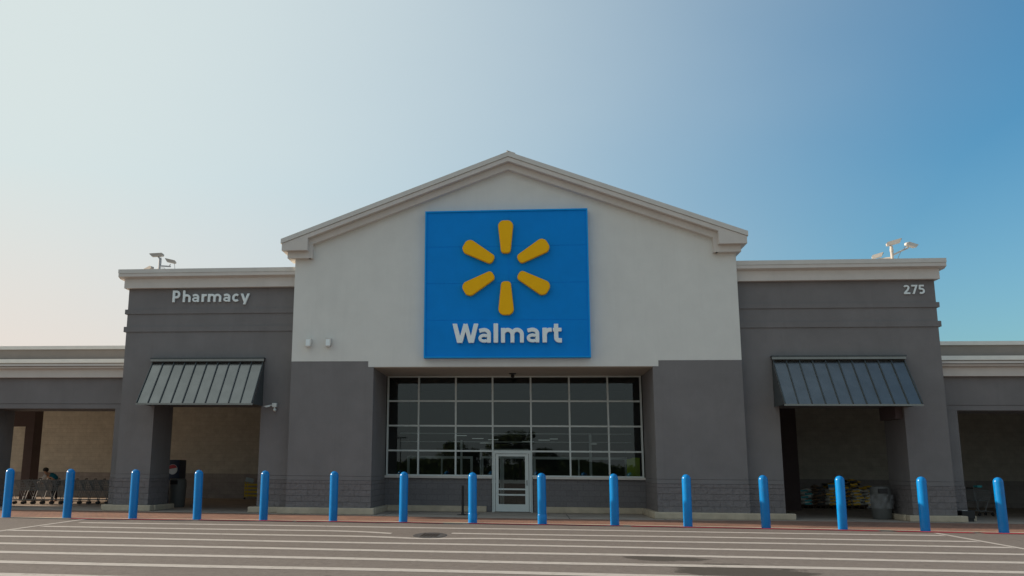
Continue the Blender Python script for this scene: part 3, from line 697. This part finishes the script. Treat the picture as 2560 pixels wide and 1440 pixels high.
# ------------------------------------------------------------------ bollards
BP = [(-15.0,-4.58),(-13.2,-4.4),(-11.2,-4.28),(-9.25,-4.2),(-7.26,-4.1),(-5.18,-4.02),(-3.1,-4.0),(-1.07,-3.96),(.94,-4.0),(2.99,-4.08),(5.01,-4.18),(7.09,-4.38),(9.11,-4.45),(11.17,-4.68),(13.05,-4.92)]
bl = MB(); r = .125; H = 1.45
bl.lathe([(r, 0), (r, H - .13)] + [(r * math.cos(R(a)), H - .13 + .13 * math.sin(R(a))) for a in (12, 25, 38, 50, 62, 74, 84)] + [(.008, H)], 32)
bb = MB(); bb.lathe([(r + .004, 0), (r + .007, .02), (r + .007, .27), (r + .004, .285)], 32)
spots = ['leftmost, at the edge of the shopping carts', 'second from the left, in front of the cart row', 'third from the left, in front of the left pillar', 'fourth from the left, at the dark left archway',
 'fifth from the left, by the right jamb of the left archway', 'sixth from the left, before the left grey pier', 'seventh from the left, before the left end of the window',
 'eighth from the left, beside the thin black post', 'just right of the glass door, with a collar near its foot', 'before the right end of the window', 'before the right grey pier',
 'fifth from the right, left of the right archway', 'fourth from the right... ', 'third', 'rightmost']
spots[11] = 'fourth from the right, at the left edge of the right archway'; spots[12] = 'third from the right, in front of the stacked bags'
spots[13] = 'second from the right, before the right pillar'; spots[14] = 'rightmost in the photo, in front of the right arcade'
proto = None
for i, (x, y) in enumerate(BP):
    if proto is None:
        proto = thing('bollard', '', 'bollard', (x, y, 0), 0, 'blue bollards along the kerb')
        bl.build('sleeve', 'boll', proto, smooth=True)
        o = proto
    else: o = dup(proto)
    o.location = (x, y, .0); o.rotation_euler = (R(rs.uniform(-.7, .7)), R((x - .5) * .05 + rs.uniform(-.3, .3)), rs.uniform(0, 6)); o['label'] = 'blue bollard, ' + spots[i]
    if i in (7, 8): o['_c'] = 1
for o in [o for o in col.objects if o.get('_c')]:
    del o['_c']
    c = MB(); c.lathe([(r + .004, 0), (r + .007, .02), (r + .007, .26), (r + .001, .28)], 32); q = c.build('collar', 'boll', o, smooth=True)

# thin black post with round base
t = thing('stanchion_post', 'thin black post on a round flat base beside the entrance door', 'post', (-1.68, .5, .004))
b = MB(); b.tube((0, 0, 0.01), (0, 0, .98), .04, seg=16); b.build('post', 'black', t, smooth=True)
b = MB(); b.lathe([(.2, 0), (.2, .015), (.06, .03), (.05, .06)], 24); b.build('base', 'black', t)

# ------------------------------------------------------------------ cameras and lamps on the walls
def cam_unit(parent, p, yaw, tilt, L_=.42, w=.13, m='camw'):
    """bullet housing with sun hood, points along +X before yaw/tilt"""
    b = MB(); h = w * .75
    b.prism([(-L_ / 2, -h / 2 + .02), (-L_ / 2 + .03, -h / 2), (L_ / 2 - .09, -h / 2), (L_ / 2, h / 2), (-L_ / 2 + .05, h / 2), (-L_ / 2, h / 2 - .04)], -w / 2, w / 2)
    o = b.build('camera_housing', m, parent); o.location = p; o.rotation_euler = (0, -tilt, yaw)
    b = MB(); b.prism([(L_ / 2 - .085, -h / 2 + .01), (L_ / 2 + .004, h / 2 - .015), (L_ / 2 - .02, h / 2 - .02), (L_ / 2 - .1, -h / 2 + .012)], -w / 2 + .012, w / 2 - .012); b.build('lens', 'black', o)
    return o
L1 = thing('camera_mast', 'cluster of three beige security cameras on the roof edge of the left tower', 'security camera', (-13.24, 1.1, 8.6), 0, 'camera clusters on the tower roofs')
b = MB(); b.tube((0, 0, 0), (0, 0, .68), .045, seg=12); b.tube((0, 0, .38), (.42, .05, .36), .03, seg=8); b.tube((.36, .05, .36), (.40, .05, .46), .02, seg=8); b.tube((0, 0, .3), (-.35, .3, .22), .03, seg=8); b.tube((0, 0, .66), (-.08, 0, .75), .03, seg=8)
b.build('mast', 'pole', L1)
b = MB()
for P in ([(.02, 0, .74), (.07, 0, .62), (.06, 0, .45), (.01, 0, .25)], [(.55, .05, .48), (.58, .05, .35), (.59, .05, .1)], [(.05, 0, .3), (.2, 0, .3), (.32, 0, .1)]):
    b = MB()
    for p, q in zip(P, P[1:]): b.tube(p, q, .009, seg=6)
    b.build('cable', 'pole', L1)
cam_unit(L1, (-.13, -.02, .80), R(183), R(-3), .52, .16, 'camb'); cam_unit(L1, (.40, .05, .57), R(190), R(12), .42, .15, 'camb'); cam_unit(L1, (-.58, .3, .32), R(160), R(-18), .46, .16, 'camb')
L2 = thing('camera_mast', 'cluster of three white security cameras in sunlight on the roof edge of the right tower', 'security camera', (13.25, 1.1, 8.6), 0, 'camera clusters on the tower roofs')
b = MB(); b.tube((0, 0, 0), (0, 0, .72), .05, seg=12); b.tube((0, 0, .5), (0, 0, .62), .06, seg=12); b.tube((0, 0, .38), (.58, .05, .66), .03, seg=8); b.tube((.56, .05, .66), (.60, .05, .76), .02, seg=8); b.tube((0, 0, .3), (-.4, .2, .3), .03, seg=8)
b.build('mast', 'camw', L2)
b = MB()
for P in ([(.52, .05, .72), (.42, 0, .66), (.44, 0, .58), (.52, 0, .6)], [(.3, 0, .5), (.2, 0, .3), (.18, 0, .1)]):
    b = MB()
    for p, q in zip(P, P[1:]): b.tube(p, q, .009, seg=6)
    b.build('cable', 'pole', L2)
cam_unit(L2, (.10, -.02, .84), R(-12), R(14), .52, .17, 'camw'); cam_unit(L2, (.72, .1, .76), R(25), R(-9), .46, .17, 'camw'); cam_unit(L2, (-.40, .2, .42), R(-18), R(13), .40, .16, 'camw')
# double camera on the wall by the left archway
wc = thing('wall_camera', 'small white twin camera bracket on the grey wall right of the left awning', 'security camera', (-8.36, .45, 3.70))
b = MB(); b.box(-.06, .1, -.16, 0, -.07, .07, bevel=.01); b.tube((-.05, -.1, 0), (-.2, -.14, -.02), .018, seg=8); b.tube((.02, -.1, -.05), (.02, -.1, -.12), .03, seg=8); b.build('bracket', 'alu', wc)
cam_unit(wc, (-.24, -.16, -.05), R(195), R(-12), .24, .08, 'alu')
b = MB(); b.ball((.03, -.1, -.17), .06); b.build('dome', 'alu', wc, smooth=True)
for x, lab in ((-7.09, 'small white box lamp on the white gable, nearer its left corner'), (-6.38, 'small pale box lamp on the white gable, nearer the blue sign')):
    w = thing('wall_lamp', lab, 'wall lamp', (x, 0, 5.86))
    w.rotation_euler.z = R(0)
    b = MB(); b.box(-.04, .04, -.05, 0, -.06, .06); b.build('bracket', 'trim', w)
    b = MB(); s = 1 if x > -7 else -1
    b.prism([(-.09, -.15), (.07, -.15), (.11, -.02), (.11, .14), (-.09, .16)], -.19, -.05); o = b.build('housing', 'white' if s < 0 else 'coping', w)
    b = MB(); b.box(-.07, .07, -.198, -.19, -.12, .1); b.build('lens', 'letter', w)
sl_ = thing('soffit_light', 'small dark lamp under the soffit above the window', 'lamp', (.02, 2.0, 4.98))
b = MB(); b.lathe([(.13, 0), (.13, -.03), (.06, -.05)], 20); b.build('plate', 'black', sl_)
b = MB(); b.ball((0, 0, -.1), .07); b.build('bulb_cage', 'black', sl_, smooth=True)
for (x, y, z, lab) in ((-18.6, 7, 4.9, 'dark ceiling lamp in the left arcade, left one of two'), (-16.9, 7, 4.9, 'dark ceiling lamp in the left arcade, right one of two'), (-12.3, 7, 5.0, 'dark ceiling lamp inside the left tower archway'),
                       (12.5, 7, 5.0, 'dark ceiling lamp inside the right tower archway'), (16.6, 7, 4.9, 'dark ceiling lamp in the right arcade')):
    c = thing('ceiling_lamp', lab, 'lamp', (x, y, z)); zl = -z + 4.33
    b = MB(); b.tube((0, 0, 0), (0, 0, zl + .1), .015, seg=6); b.build('rod', 'black', c)
    b = MB(); b.lathe([(.14, zl), (.12, zl + .05), (.04, zl + .11)], 16); b.build('shade', 'black', c)

# ------------------------------------------------------------------ left arcade: carts, person, vending machine, bin, yellow rack
def make_cart():
    c = thing('shopping_cart', '', 'shopping cart', (0, 0, 0), 0, 'nested shopping carts under the left arcade')
    b = MB(); w0, w1 = .27, .22      # travels towards -X
    def wire(p, q, r=.006): b.tube(p, q, r, seg=4)
    top = lambda s, u: (-.42 + .84 * u, s * (w1 + (w0 - w1) * u), .90 + .06 * u)
    bot = lambda s, u: (-.24 + .60 * u, s * (w1 * .85 + (w0 * .85 - w1 * .85) * u), .56 - .02 * u)
    for s in (-1, 1):
        wire(top(s, 0), top(s, 1), .010); wire(bot(s, 0), bot(s, 1), .009); wire(top(s, 0), bot(s, 0), .009); wire(top(s, 1), bot(s, 1), .009)
        for k in range(1, 10): wire(top(s, k / 10), bot(s, k / 10), .0045)
        for k in range(1, 4):
            t_ = k / 4; A = Vector(top(s, 0)).lerp(Vector(bot(s, 0)), t_); B = Vector(top(s, 1)).lerp(Vector(bot(s, 1)), t_); wire(A, B, .005)
    for u in (0, 1): wire(top(-1, u), top(1, u), .009); wire(bot(-1, u), bot(1, u), .008)
    for k in range(1, 6):
        t_ = k / 6; wire(Vector(top(-1, 0)).lerp(Vector(top(1, 0)), t_), Vector(bot(-1, 0)).lerp(Vector(bot(1, 0)), t_), .005)
        wire(Vector(bot(-1, 0)).lerp(Vector(bot(1, 0)), t_), Vector(bot(-1, 1)).lerp(Vector(bot(1, 1)), t_), .005)
    b.build('basket', 'chrome', c)
    b = MB()
    for s in (-1, 1):
        wire((.40, s * .25, .56), (.30, s * .25, .18), .013); wire((.30, s * .25, .18), (-.40, s * .17, .16), .012); wire((.40, s * .25, .56), (.50, s * .26, 1.0), .012); wire((-.2, s * .2, .55), (-.02, s * .2, .18), .010)
    wire((-.40, -.17, .16), (-.40, .17, .16), .012); wire((.3, -.25, .18), (.3, .25, .18), .012)
    b.build('chassis', 'chrome', c)
    b = MB(); b.tube((.50, -.27, 1.0), (.50, .27, 1.0), .018, seg=8); b.build('handle', 'black', c)
    for (x, y) in ((.3, .25), (.3, -.25), (-.38, .16), (-.38, -.16)):
        b = MB(); b.tube((x, y - .015, .06), (x, y + .015, .06), .06, seg=12); b.tube((x, y, .06), (x, y, .16), .012, seg=6); build_split(b, 'wheel', 'black', c)
    return c
cp_ = None
ordn = ['first', 'second', 'third', 'fourth', 'fifth', 'sixth', 'seventh', 'eighth', 'ninth', 'tenth', 'eleventh', 'twelfth', 'thirteenth', 'fourteenth']
for i in range(13):
    x = -19.95 + .335 * i; y = 4.3 + (x + 19.95) * .33
    o = make_cart() if cp_ is None else dup(cp_)
    cp_ = cp_ or o
    o.location = (x, y, .004); o.rotation_euler.z = R(18 + rs.uniform(-2, 2))
    o['label'] = 'grey wire shopping cart, %s from the left in the nested row' % ordn[i]
o = dup(cp_); o.location = (17.2, 5.2, .004); o.rotation_euler.z = R(200); o['label'] = 'lone wire shopping cart under the right arcade at the photo edge'; del o['group']
b = MB(); b.box(-.1, .12, -.1, .1, 1.02, 1.10, bevel=.02); q = b.build('plastic_tray', 'bagt', o)

def skin_body(name, J, E_, m, parent, sub=2):
    me = bpy.data.meshes.new(name); me.from_pydata([j[0] for j in J], E_, []); me.update()
    o = bpy.data.objects.new(name, me); col.objects.link(o)
    o.modifiers.new('s', 'SKIN'); o.modifiers.new('u', 'SUBSURF').levels = sub; o.modifiers['u'].render_levels = sub
    for v, j in zip(me.skin_vertices[0].data, J): v.radius = (j[1], j[2] if len(j) > 2 else j[1])
    me.skin_vertices[0].data[0].use_root = True
    dg = bpy.context.evaluated_depsgraph_get(); m2 = bpy.data.meshes.new_from_object(o.evaluated_get(dg)); bpy.data.objects.remove(o)
    m2.name = name; m2.materials.clear(); m2.materials.append(M[m])
    for p in m2.polygons: p.use_smooth = True
    q = bpy.data.objects.new(name, m2); col.objects.link(q); q.parent = parent; return q
pe = thing('person', 'person in a teal top and pale sleeves bending over behind the shopping carts', 'person', (-19.65, 6.1, .004))
# bent forward towards the viewer's left; pelvis .95, shoulders 1.15, head 1.25
J = [((.38, 0, .92), .15, .13), ((.22, 0, 1.06), .14, .12), ((.02, 0, 1.16), .15, .12), ((-.06, 0, 1.19), .07), ((-.12, -.01, 1.24), .055),
     ((-.14, -.01, 1.27), .085), ((-.15, -.01, 1.33), .08),
     ((.36, -.11, .86), .09), ((.30, -.13, .48), .06), ((.36, -.14, .09), .045), ((.22, -.15, .04), .04),
     ((.36, .11, .86), .09), ((.30, .13, .48), .06), ((.36, .14, .09), .045), ((.22, .15, .04), .04),
     ((-.02, -.2, 1.12), .06), ((-.16, -.26, .92), .045), ((-.34, -.2, .80), .032), ((-.42, -.19, .77), .03),
     ((-.02, .2, 1.12), .06), ((-.16, .26, .92), .045), ((-.34, .2, .80), .032), ((-.42, .19, .77), .03)]
E_ = [(0, 1), (1, 2), (2, 3), (3, 4), (4, 5), (5, 6), (0, 7), (7, 8), (8, 9), (9, 10), (0, 11), (11, 12), (12, 13), (13, 14), (2, 15), (15, 16), (16, 17), (17, 18), (2, 19), (19, 20), (20, 21), (21, 22)]
skin_body('body', J, E_, 'skin', pe)
skin_body('teal_top', [((.40, 0, .91), .17, .155), ((.22, 0, 1.07), .165, .15), ((.03, 0, 1.165), .17, .14)], [(0, 1), (1, 2)], 'teal', pe)
for s in (-1, 1): skin_body('sleeve', [((-.0, s * .17, 1.15), .085), ((-.09, s * .24, 1.02), .07), ((-.17, s * .26, .91), .06), ((-.34, s * .2, .80), .048)], [(0, 1), (1, 2), (2, 3)], 'wfab', pe)
skin_body('trousers', [((.38, 0, .88), .155, .14), ((.36, -.11, .80), .105), ((.30, -.13, .48), .08), ((.35, -.14, .12), .06), ((.36, .11, .80), .105), ((.30, .13, .48), .08), ((.35, .14, .12), .06)], [(0, 1), (1, 2), (2, 3), (0, 4), (4, 5), (5, 6)], 'dfab', pe)
b = MB(); b.ball((-.14, 0, 1.35), .115, (1.1, 1.0, .9)); b.build('hair', 'hair', pe, smooth=True)

# vending machine
vm = thing('vending_machine', 'dark navy drinks vending machine half hidden behind the left pillar', 'vending machine', (-13.72, 4.8, .004))
b = MB(); b.box(-.45, .28, 0, .75, .05, 1.80, bevel=.02); b.build('cabinet', 'navy', vm)
b = MB(); b.box(-.40, .23, -.012, 0, .95, 1.72); b.build('front_panel', 'navy', vm)
em = MB(); em.lathe([(.20, 0), (.20, .012), (.19, .016)], 32); e1 = em.build('emblem', 'wpaint', vm); e1.rotation_euler.x = R(90); e1.location = (.02, -.014, 1.42)
def capseg(y0, y1, f, m, nm):
    b = MB(); P = []; r_ = .188
    for i in range(25):
        x = -r_ + 2 * r_ * i / 24; yy = min(math.sqrt(max(r_ * r_ - x * x, 0)), 9); P.append((x, yy))
    Q = [(x, max(-math.sqrt(max(r_ * r_ - x * x, 0)), f(x))) for x, _ in P]
    P = [(x, max(y, q[1])) for (x, y), q in zip(P, Q)]
    b.prism(P + Q[::-1][1:-1], -.022, -.018) ; o = b.build(nm, m, e1); return o
o = capseg(0, 0, lambda x: .035 + .18 * x, 'red', 'emblem_wave'); o.rotation_euler.x = R(-90); o.location = (0, 0, -.002)
b = MB(); b.box(-.3, .2, -.02, -.012, .4, .62, bevel=.005); b.build('delivery_slot', 'black', vm)
# bins
def bin_(loc, label, film):
    t = thing('trash_bin', label, 'trash bin', loc)
    b = MB(); b.lathe([(.27, 0), (.30, .05), (.32, .45), (.325, .72)], 28); b.build('drum', 'binm', t, smooth=True)
    b = MB(); b.lathe([(.335, .72), (.335, .80), (.325, 1.0), (.29, 1.07), (.05, 1.09)], 28); b.build('hood', 'binm', t, smooth=True)
    b = MB(); b.box(-.17, .12, -.345, -.27, .86, 1.01); b.build('opening', 'black', t)
    if film:
        b = MB(); n_ = 36; rings = []
        for k in range(6):
            z = .36 + .09 * k; ring = []
            for i in range(n_):
                a = 2 * math.pi * i / n_; rr_ = .345 + .03 * math.sin(a * 5 + k) + .035 * math.sin(a * 9 - k * 1.3) + .05 * (math.cos(a - R(190)) > .6) * (1 - k / 6)
                ring.append(b.bm.verts.new((rr_ * math.cos(a), rr_ * math.sin(a), z)))
            rings.append(ring)
        for a_, c_ in zip(rings, rings[1:]):
            for i in range(n_): b.bm.faces.new([a_[i], a_[(i + 1) % n_], c_[(i + 1) % n_], c_[i]])
        b.build('bag_liner', 'film', t)
bin_((12.36, 1.55, .004), 'grey trash bin with clear plastic liner beside the right pillar', True)
bin_((-12.98, 3.6, .004), 'dark trash bin with square opening beside the vending machine', False)
# yellow rack
yr = thing('yellow_rack', 'low yellow rack with slatted shelves and papers on top deep in the left archway', 'rack', (-12.75, 12.6, .004))
b = MB()
for x in (-.36, .34):
    for y in (-.2, .2): b.box(x, x + .04, y, y + .04, .08, .82)
build_split(b, 'post', 'ybox', yr)
for z in (.14, .31, .48, .65):
    b = MB(); b.box(-.35, .37, -.22, .24, z, z + .09, bevel=.01); b.build('shelf', 'ybox', yr)
for x in (-.33, .33):
    b = MB(); b.tube((x, -.22, .05), (x, -.18, .05), .05, seg=12); build_split(b, 'wheel', 'black', yr)
b = MB(); b.box(-.3, .1, -.1, .1, .0, .01, rot=Matrix.Rotation(R(-25), 3, 'X'), at=(-.08, -.02, .86)); b.box(-.3, .1, -.1, -.09, .0, .2, rot=Matrix.Rotation(R(12), 3, 'Y'), at=(-.08, 0, .80)); b.build('paper', 'paper', yr)
# black box at right corner
dbx = thing('bait_box', 'small dark box with a pale top strip at the foot of the right tower corner', 'box', (14.72, .85, .004), R(8))
b = MB(); b.box(-.19, .19, -.12, .12, .0, .09, bevel=.01); b.box(-.22, .22, -.15, .15, .09, .34, bevel=.02); b.build('body', 'black', dbx)
b = MB(); b.box(-.13, .07, -.02, .04, .34, .352); b.build('label_strip', 'coping', dbx)
# lime banner in the window
gp = thing('lime_panel', 'lime green panel standing inside the right end of the window', 'panel', (4.42, 3.7, .004))
b = MB(); b.box(-.22, .26, 0, .06, .9, 1.95, bevel=.02); b.prism([(-.12, 1.95), (.26, 1.95), (.26, 2.0), (.0, 2.0)], 0, .05); b.build('board', 'green', gp)
b = MB(); b.box(-.15, -.11, .0, .05, 0, .9); b.box(.15, .19, 0, .05, 0, .9); build_split(b, 'leg', 'black', gp)

# ------------------------------------------------------------------ bags on pallets
def bag_mesh(seed, w=.56, d=.42, h=.13):
    b = MB(); g = bmesh.ops.create_grid(b.bm, x_segments=9, y_segments=7, size=.5)['verts']
    rr_ = random.Random(seed); ph_ = rr_.uniform(0, 6)
    top = []
    bmesh.ops.solidify
    me_f = b.bm.faces[:]
    r_ = bmesh.ops.extrude_face_region(b.bm, geom=me_f); up = [v for v in r_['geom'] if isinstance(v, bmesh.types.BMVert)]
    ups = set(up)
    for v in b.bm.verts:
        u, q = v.co.x * 2, v.co.y * 2
        pr = (max(0, 1 - abs(u) ** 4)) ** .5 * (max(0, 1 - abs(q) ** 4)) ** .5
        z = h / 2 * pr + .012 * math.sin(u * 3 + ph_) + .008 * math.cos(q * 4 + ph_ * 2) * pr
        v.co = Vector((u / 2 * w * (1 - .05 * pr), q / 2 * d * (1 - .05 * pr), h / 2 + (z if v in ups else -h / 2 * pr * .85) + .02 * math.sin(u * 2.2 + ph_)))
    return b
bag_protos = {}
def add_bag(kind, x, y, z, rz, label, group):
    key = (kind, rs.randint(0, 2))
    if key not in bag_protos:
        t = thing('soil_bag', label, 'bag', (x, y, z), rz, group)
        sh = {'teal': ('bagw', 'bagt'), 'yellow': ('bagw', 'bagy'), 'gold': ('bagy', 'bagk'), 'brown': ('bagb', 'bagk'), 'black': ('bagk', 'bagy')}[kind]
        bag_mesh(key[1] * 5 + len(bag_protos)).build('sack', sh[0], t, smooth=True)
        b = MB()
        g = bmesh.ops.create_grid(b.bm, x_segments=6, y_segments=2, size=.5)['verts']
        for v in g: v.co = Vector((v.co.x * .30 + (.05 if key[1] else -.06), -.212 - .012 * math.cos(v.co.x * 3) , .065 + v.co.y * .075 + .01 * math.sin(v.co.x * 6)))
        b.build('printed_band', sh[1], t)
        bag_protos[key] = t; return t
    o = dup(bag_protos[key]); o.location = (x, y, z); o.rotation_euler.z = rz; o['label'] = label; o['group'] = group; return o
PZ = .14
cols = [('teal', 11.95, 5, 'leftmost'), ('teal', 12.50, 5, 'second'), ('brown', 13.02, 6, 'third'), ('yellow', 13.55, 7, 'fourth'), ('gold', 14.08, 8, 'fifth'), ('yellow', 14.60, 8, 'sixth'), ('yellow', 15.12, 6, 'rightmost')]
colname = {'teal': 'white and teal', 'brown': 'brown', 'yellow': 'white and yellow', 'gold': 'yellow', 'black': 'black'}
for kind, x, n_, nm in cols:
    pl = thing('pallet', 'dark wooden pallet under the %s stack of bags' % nm, 'pallet', (x, 10.6, .004), 0, 'pallets under the bag stacks')
    b = MB()
    for k in range(4): b.box(-.26, .26, -.45 + .24 * k, -.29 + .24 * k, .10, .125)
    b.build('deck', 'wood', pl)
    for xx in (-.24, -.03, .18):
        b = MB(); b.box(xx, xx + .06, -.45, .43, 0, .10); b.build('bearer', 'wood', pl)
    for k in range(n_):
        kd = kind
        if kind == 'yellow' and k >= 5: kd = 'gold' if k % 2 else 'black'
        if kind == 'gold' and k in (5, 7): kd = 'black'
        xo = x + rs.uniform(-.04, .04) - (.06 * max(0, k - 4) if nm == 'rightmost' else 0)
        add_bag(kd, xo, 10.45 + rs.uniform(-.04, .04) + .05 * max(0, k - 4), .13 + k * .137, R(rs.uniform(-6, 6)), '%s bag, number %s from the bottom of the %s stack' % (colname[kd], ['one', 'two', 'three', 'four', 'five', 'six', 'seven', 'eight'][k], nm), 'bags stacked in the right archway')
for x, z, nm in ((12.0, .82, 'leftmost'), (13.5, .78, 'middle')):
    t = thing('price_card', 'small blue price card on the %s bags' % nm, 'sign', (x, 10.1, z))
    b = MB(); b.box(-.14, .14, 0, .01, .1, .24); b.build('card', 'bagblue', t)
    b = MB(); b.box(-.12, .12, 0, .01, .0, .1); b.build('lower_half', 'bagw', t)

# ------------------------------------------------------------------ what the glass mirrors: trees and a lot lamp across the parking
def tree(x, y, h, w, label, seed, trunk=None):
    t = thing('tree', label, 'tree', (x, y, 0), 0, 'trees across the parking lot'); rr_ = random.Random(seed)
    b = MB(); b.tube((0, 0, 0), (0, 0, h * .45), .22, .13); tips = []
    for k in range(7):
        a = rr_.uniform(0, 6.3); q = (math.cos(a) * w * .3, math.sin(a) * w * .3, h * rr_.uniform(.6, .85)); b.tube((0, 0, h * rr_.uniform(.25, .42)), q, .09, .03, 6)
    b.build('trunk', 'bark', t)
    b = MB(); cl = [(rr_.gauss(0, w * .2), rr_.gauss(0, w * .2), h * rr_.uniform(.38, .88), rr_.uniform(.14, .24) * w) for _ in range(16)] + [(0, 0, h * .85, w * .15)]
    for cx_, cy_, cz_, r_ in cl:
        for k in range(150):
            v = Vector((rr_.gauss(0, 1), rr_.gauss(0, 1), rr_.gauss(0, .8))).normalized() * r_ * rr_.uniform(.5, 1.05); c_ = Vector((cx_, cy_, cz_)) + v
            c_.z = min(c_.z, h)
            u = Vector((rr_.gauss(0, 1), rr_.gauss(0, 1), rr_.gauss(0, 1))).normalized(); n_ = u.orthogonal().normalized(); s_ = rr_.uniform(.10, .2)
            b.bm.faces.new([b.bm.verts.new(c_ + u * s_), b.bm.verts.new(c_ + n_ * s_ * .7), b.bm.verts.new(c_ - u * s_), b.bm.verts.new(c_ - n_ * s_ * .7)])
    b.build('crown', 'leaf', t)
for i, (x, y, h, w, lab) in enumerate(((-4.1, -94, 6.6, 4.2, 'tree mirrored in the window just left of the door axis'), (-.6, -95, 7.6, 5.0, 'tallest tree mirrored in the window above the door'), (-10.9, -94, 5.2, 5.5, 'low round tree mirrored left of the door'),
                                       (2.8, -96, 4.6, 4.5, 'short tree mirrored right of the door'), (-7.5, -97, 4.6, 4.5, 'small tree mirrored between two larger ones'))):
    tree(x, y, h, w, lab, i + 3)
b = MB(); rq = random.Random(5)
for k in range(7000):
    x = rq.uniform(-70, 70); hgt = 3.0 + 1.2 * noise.noise(Vector((x * .09, 0, 0))) + .6 * noise.noise(Vector((x * .4, 3, 0)))
    c_ = Vector((x, -103 + rq.uniform(-1.5, 1.5), rq.uniform(0, 1) * hgt)); u = Vector((rq.gauss(0, 1), rq.gauss(0, 1), rq.gauss(0, 1))).normalized(); n_ = u.orthogonal().normalized(); s_ = rq.uniform(.12, .28)
    b.bm.faces.new([b.bm.verts.new(c_ + u * s_), b.bm.verts.new(c_ + n_ * s_ * .7), b.bm.verts.new(c_ - u * s_), b.bm.verts.new(c_ - n_ * s_ * .7)])
HP = [(x, 2.6 + 1.2 * noise.noise(Vector((x * .09, 0, 0))) + .6 * noise.noise(Vector((x * .4, 3, 0)))) for x in np.linspace(-70, 70, 200)]
b.prism([(-70, 0)] + HP + [(70, 0)], -104, -102.4)
o = b.build('far_hedge', 'leaf'); tag(o, 'dark band of far shrubs mirrored in the window', 'hedge', None, 'stuff')
lp = thing('street_lamp', 'parking lot lamp on a tall pole mirrored at the left of the window', 'street lamp', (-17.9, -94, 0))
b = MB(); b.tube((0, 0, 0), (0, 0, 5.9), .09, .07); b.build('pole', 'black', lp)
b = MB(); b.box(-.8, -.1, -.2, .2, 5.85, 6.0); b.box(.1, .8, -.2, .2, 5.85, 6.0); b.box(-.1, .1, -.05, .05, 5.88, 5.96); b.build('lamp_head', 'black', lp)
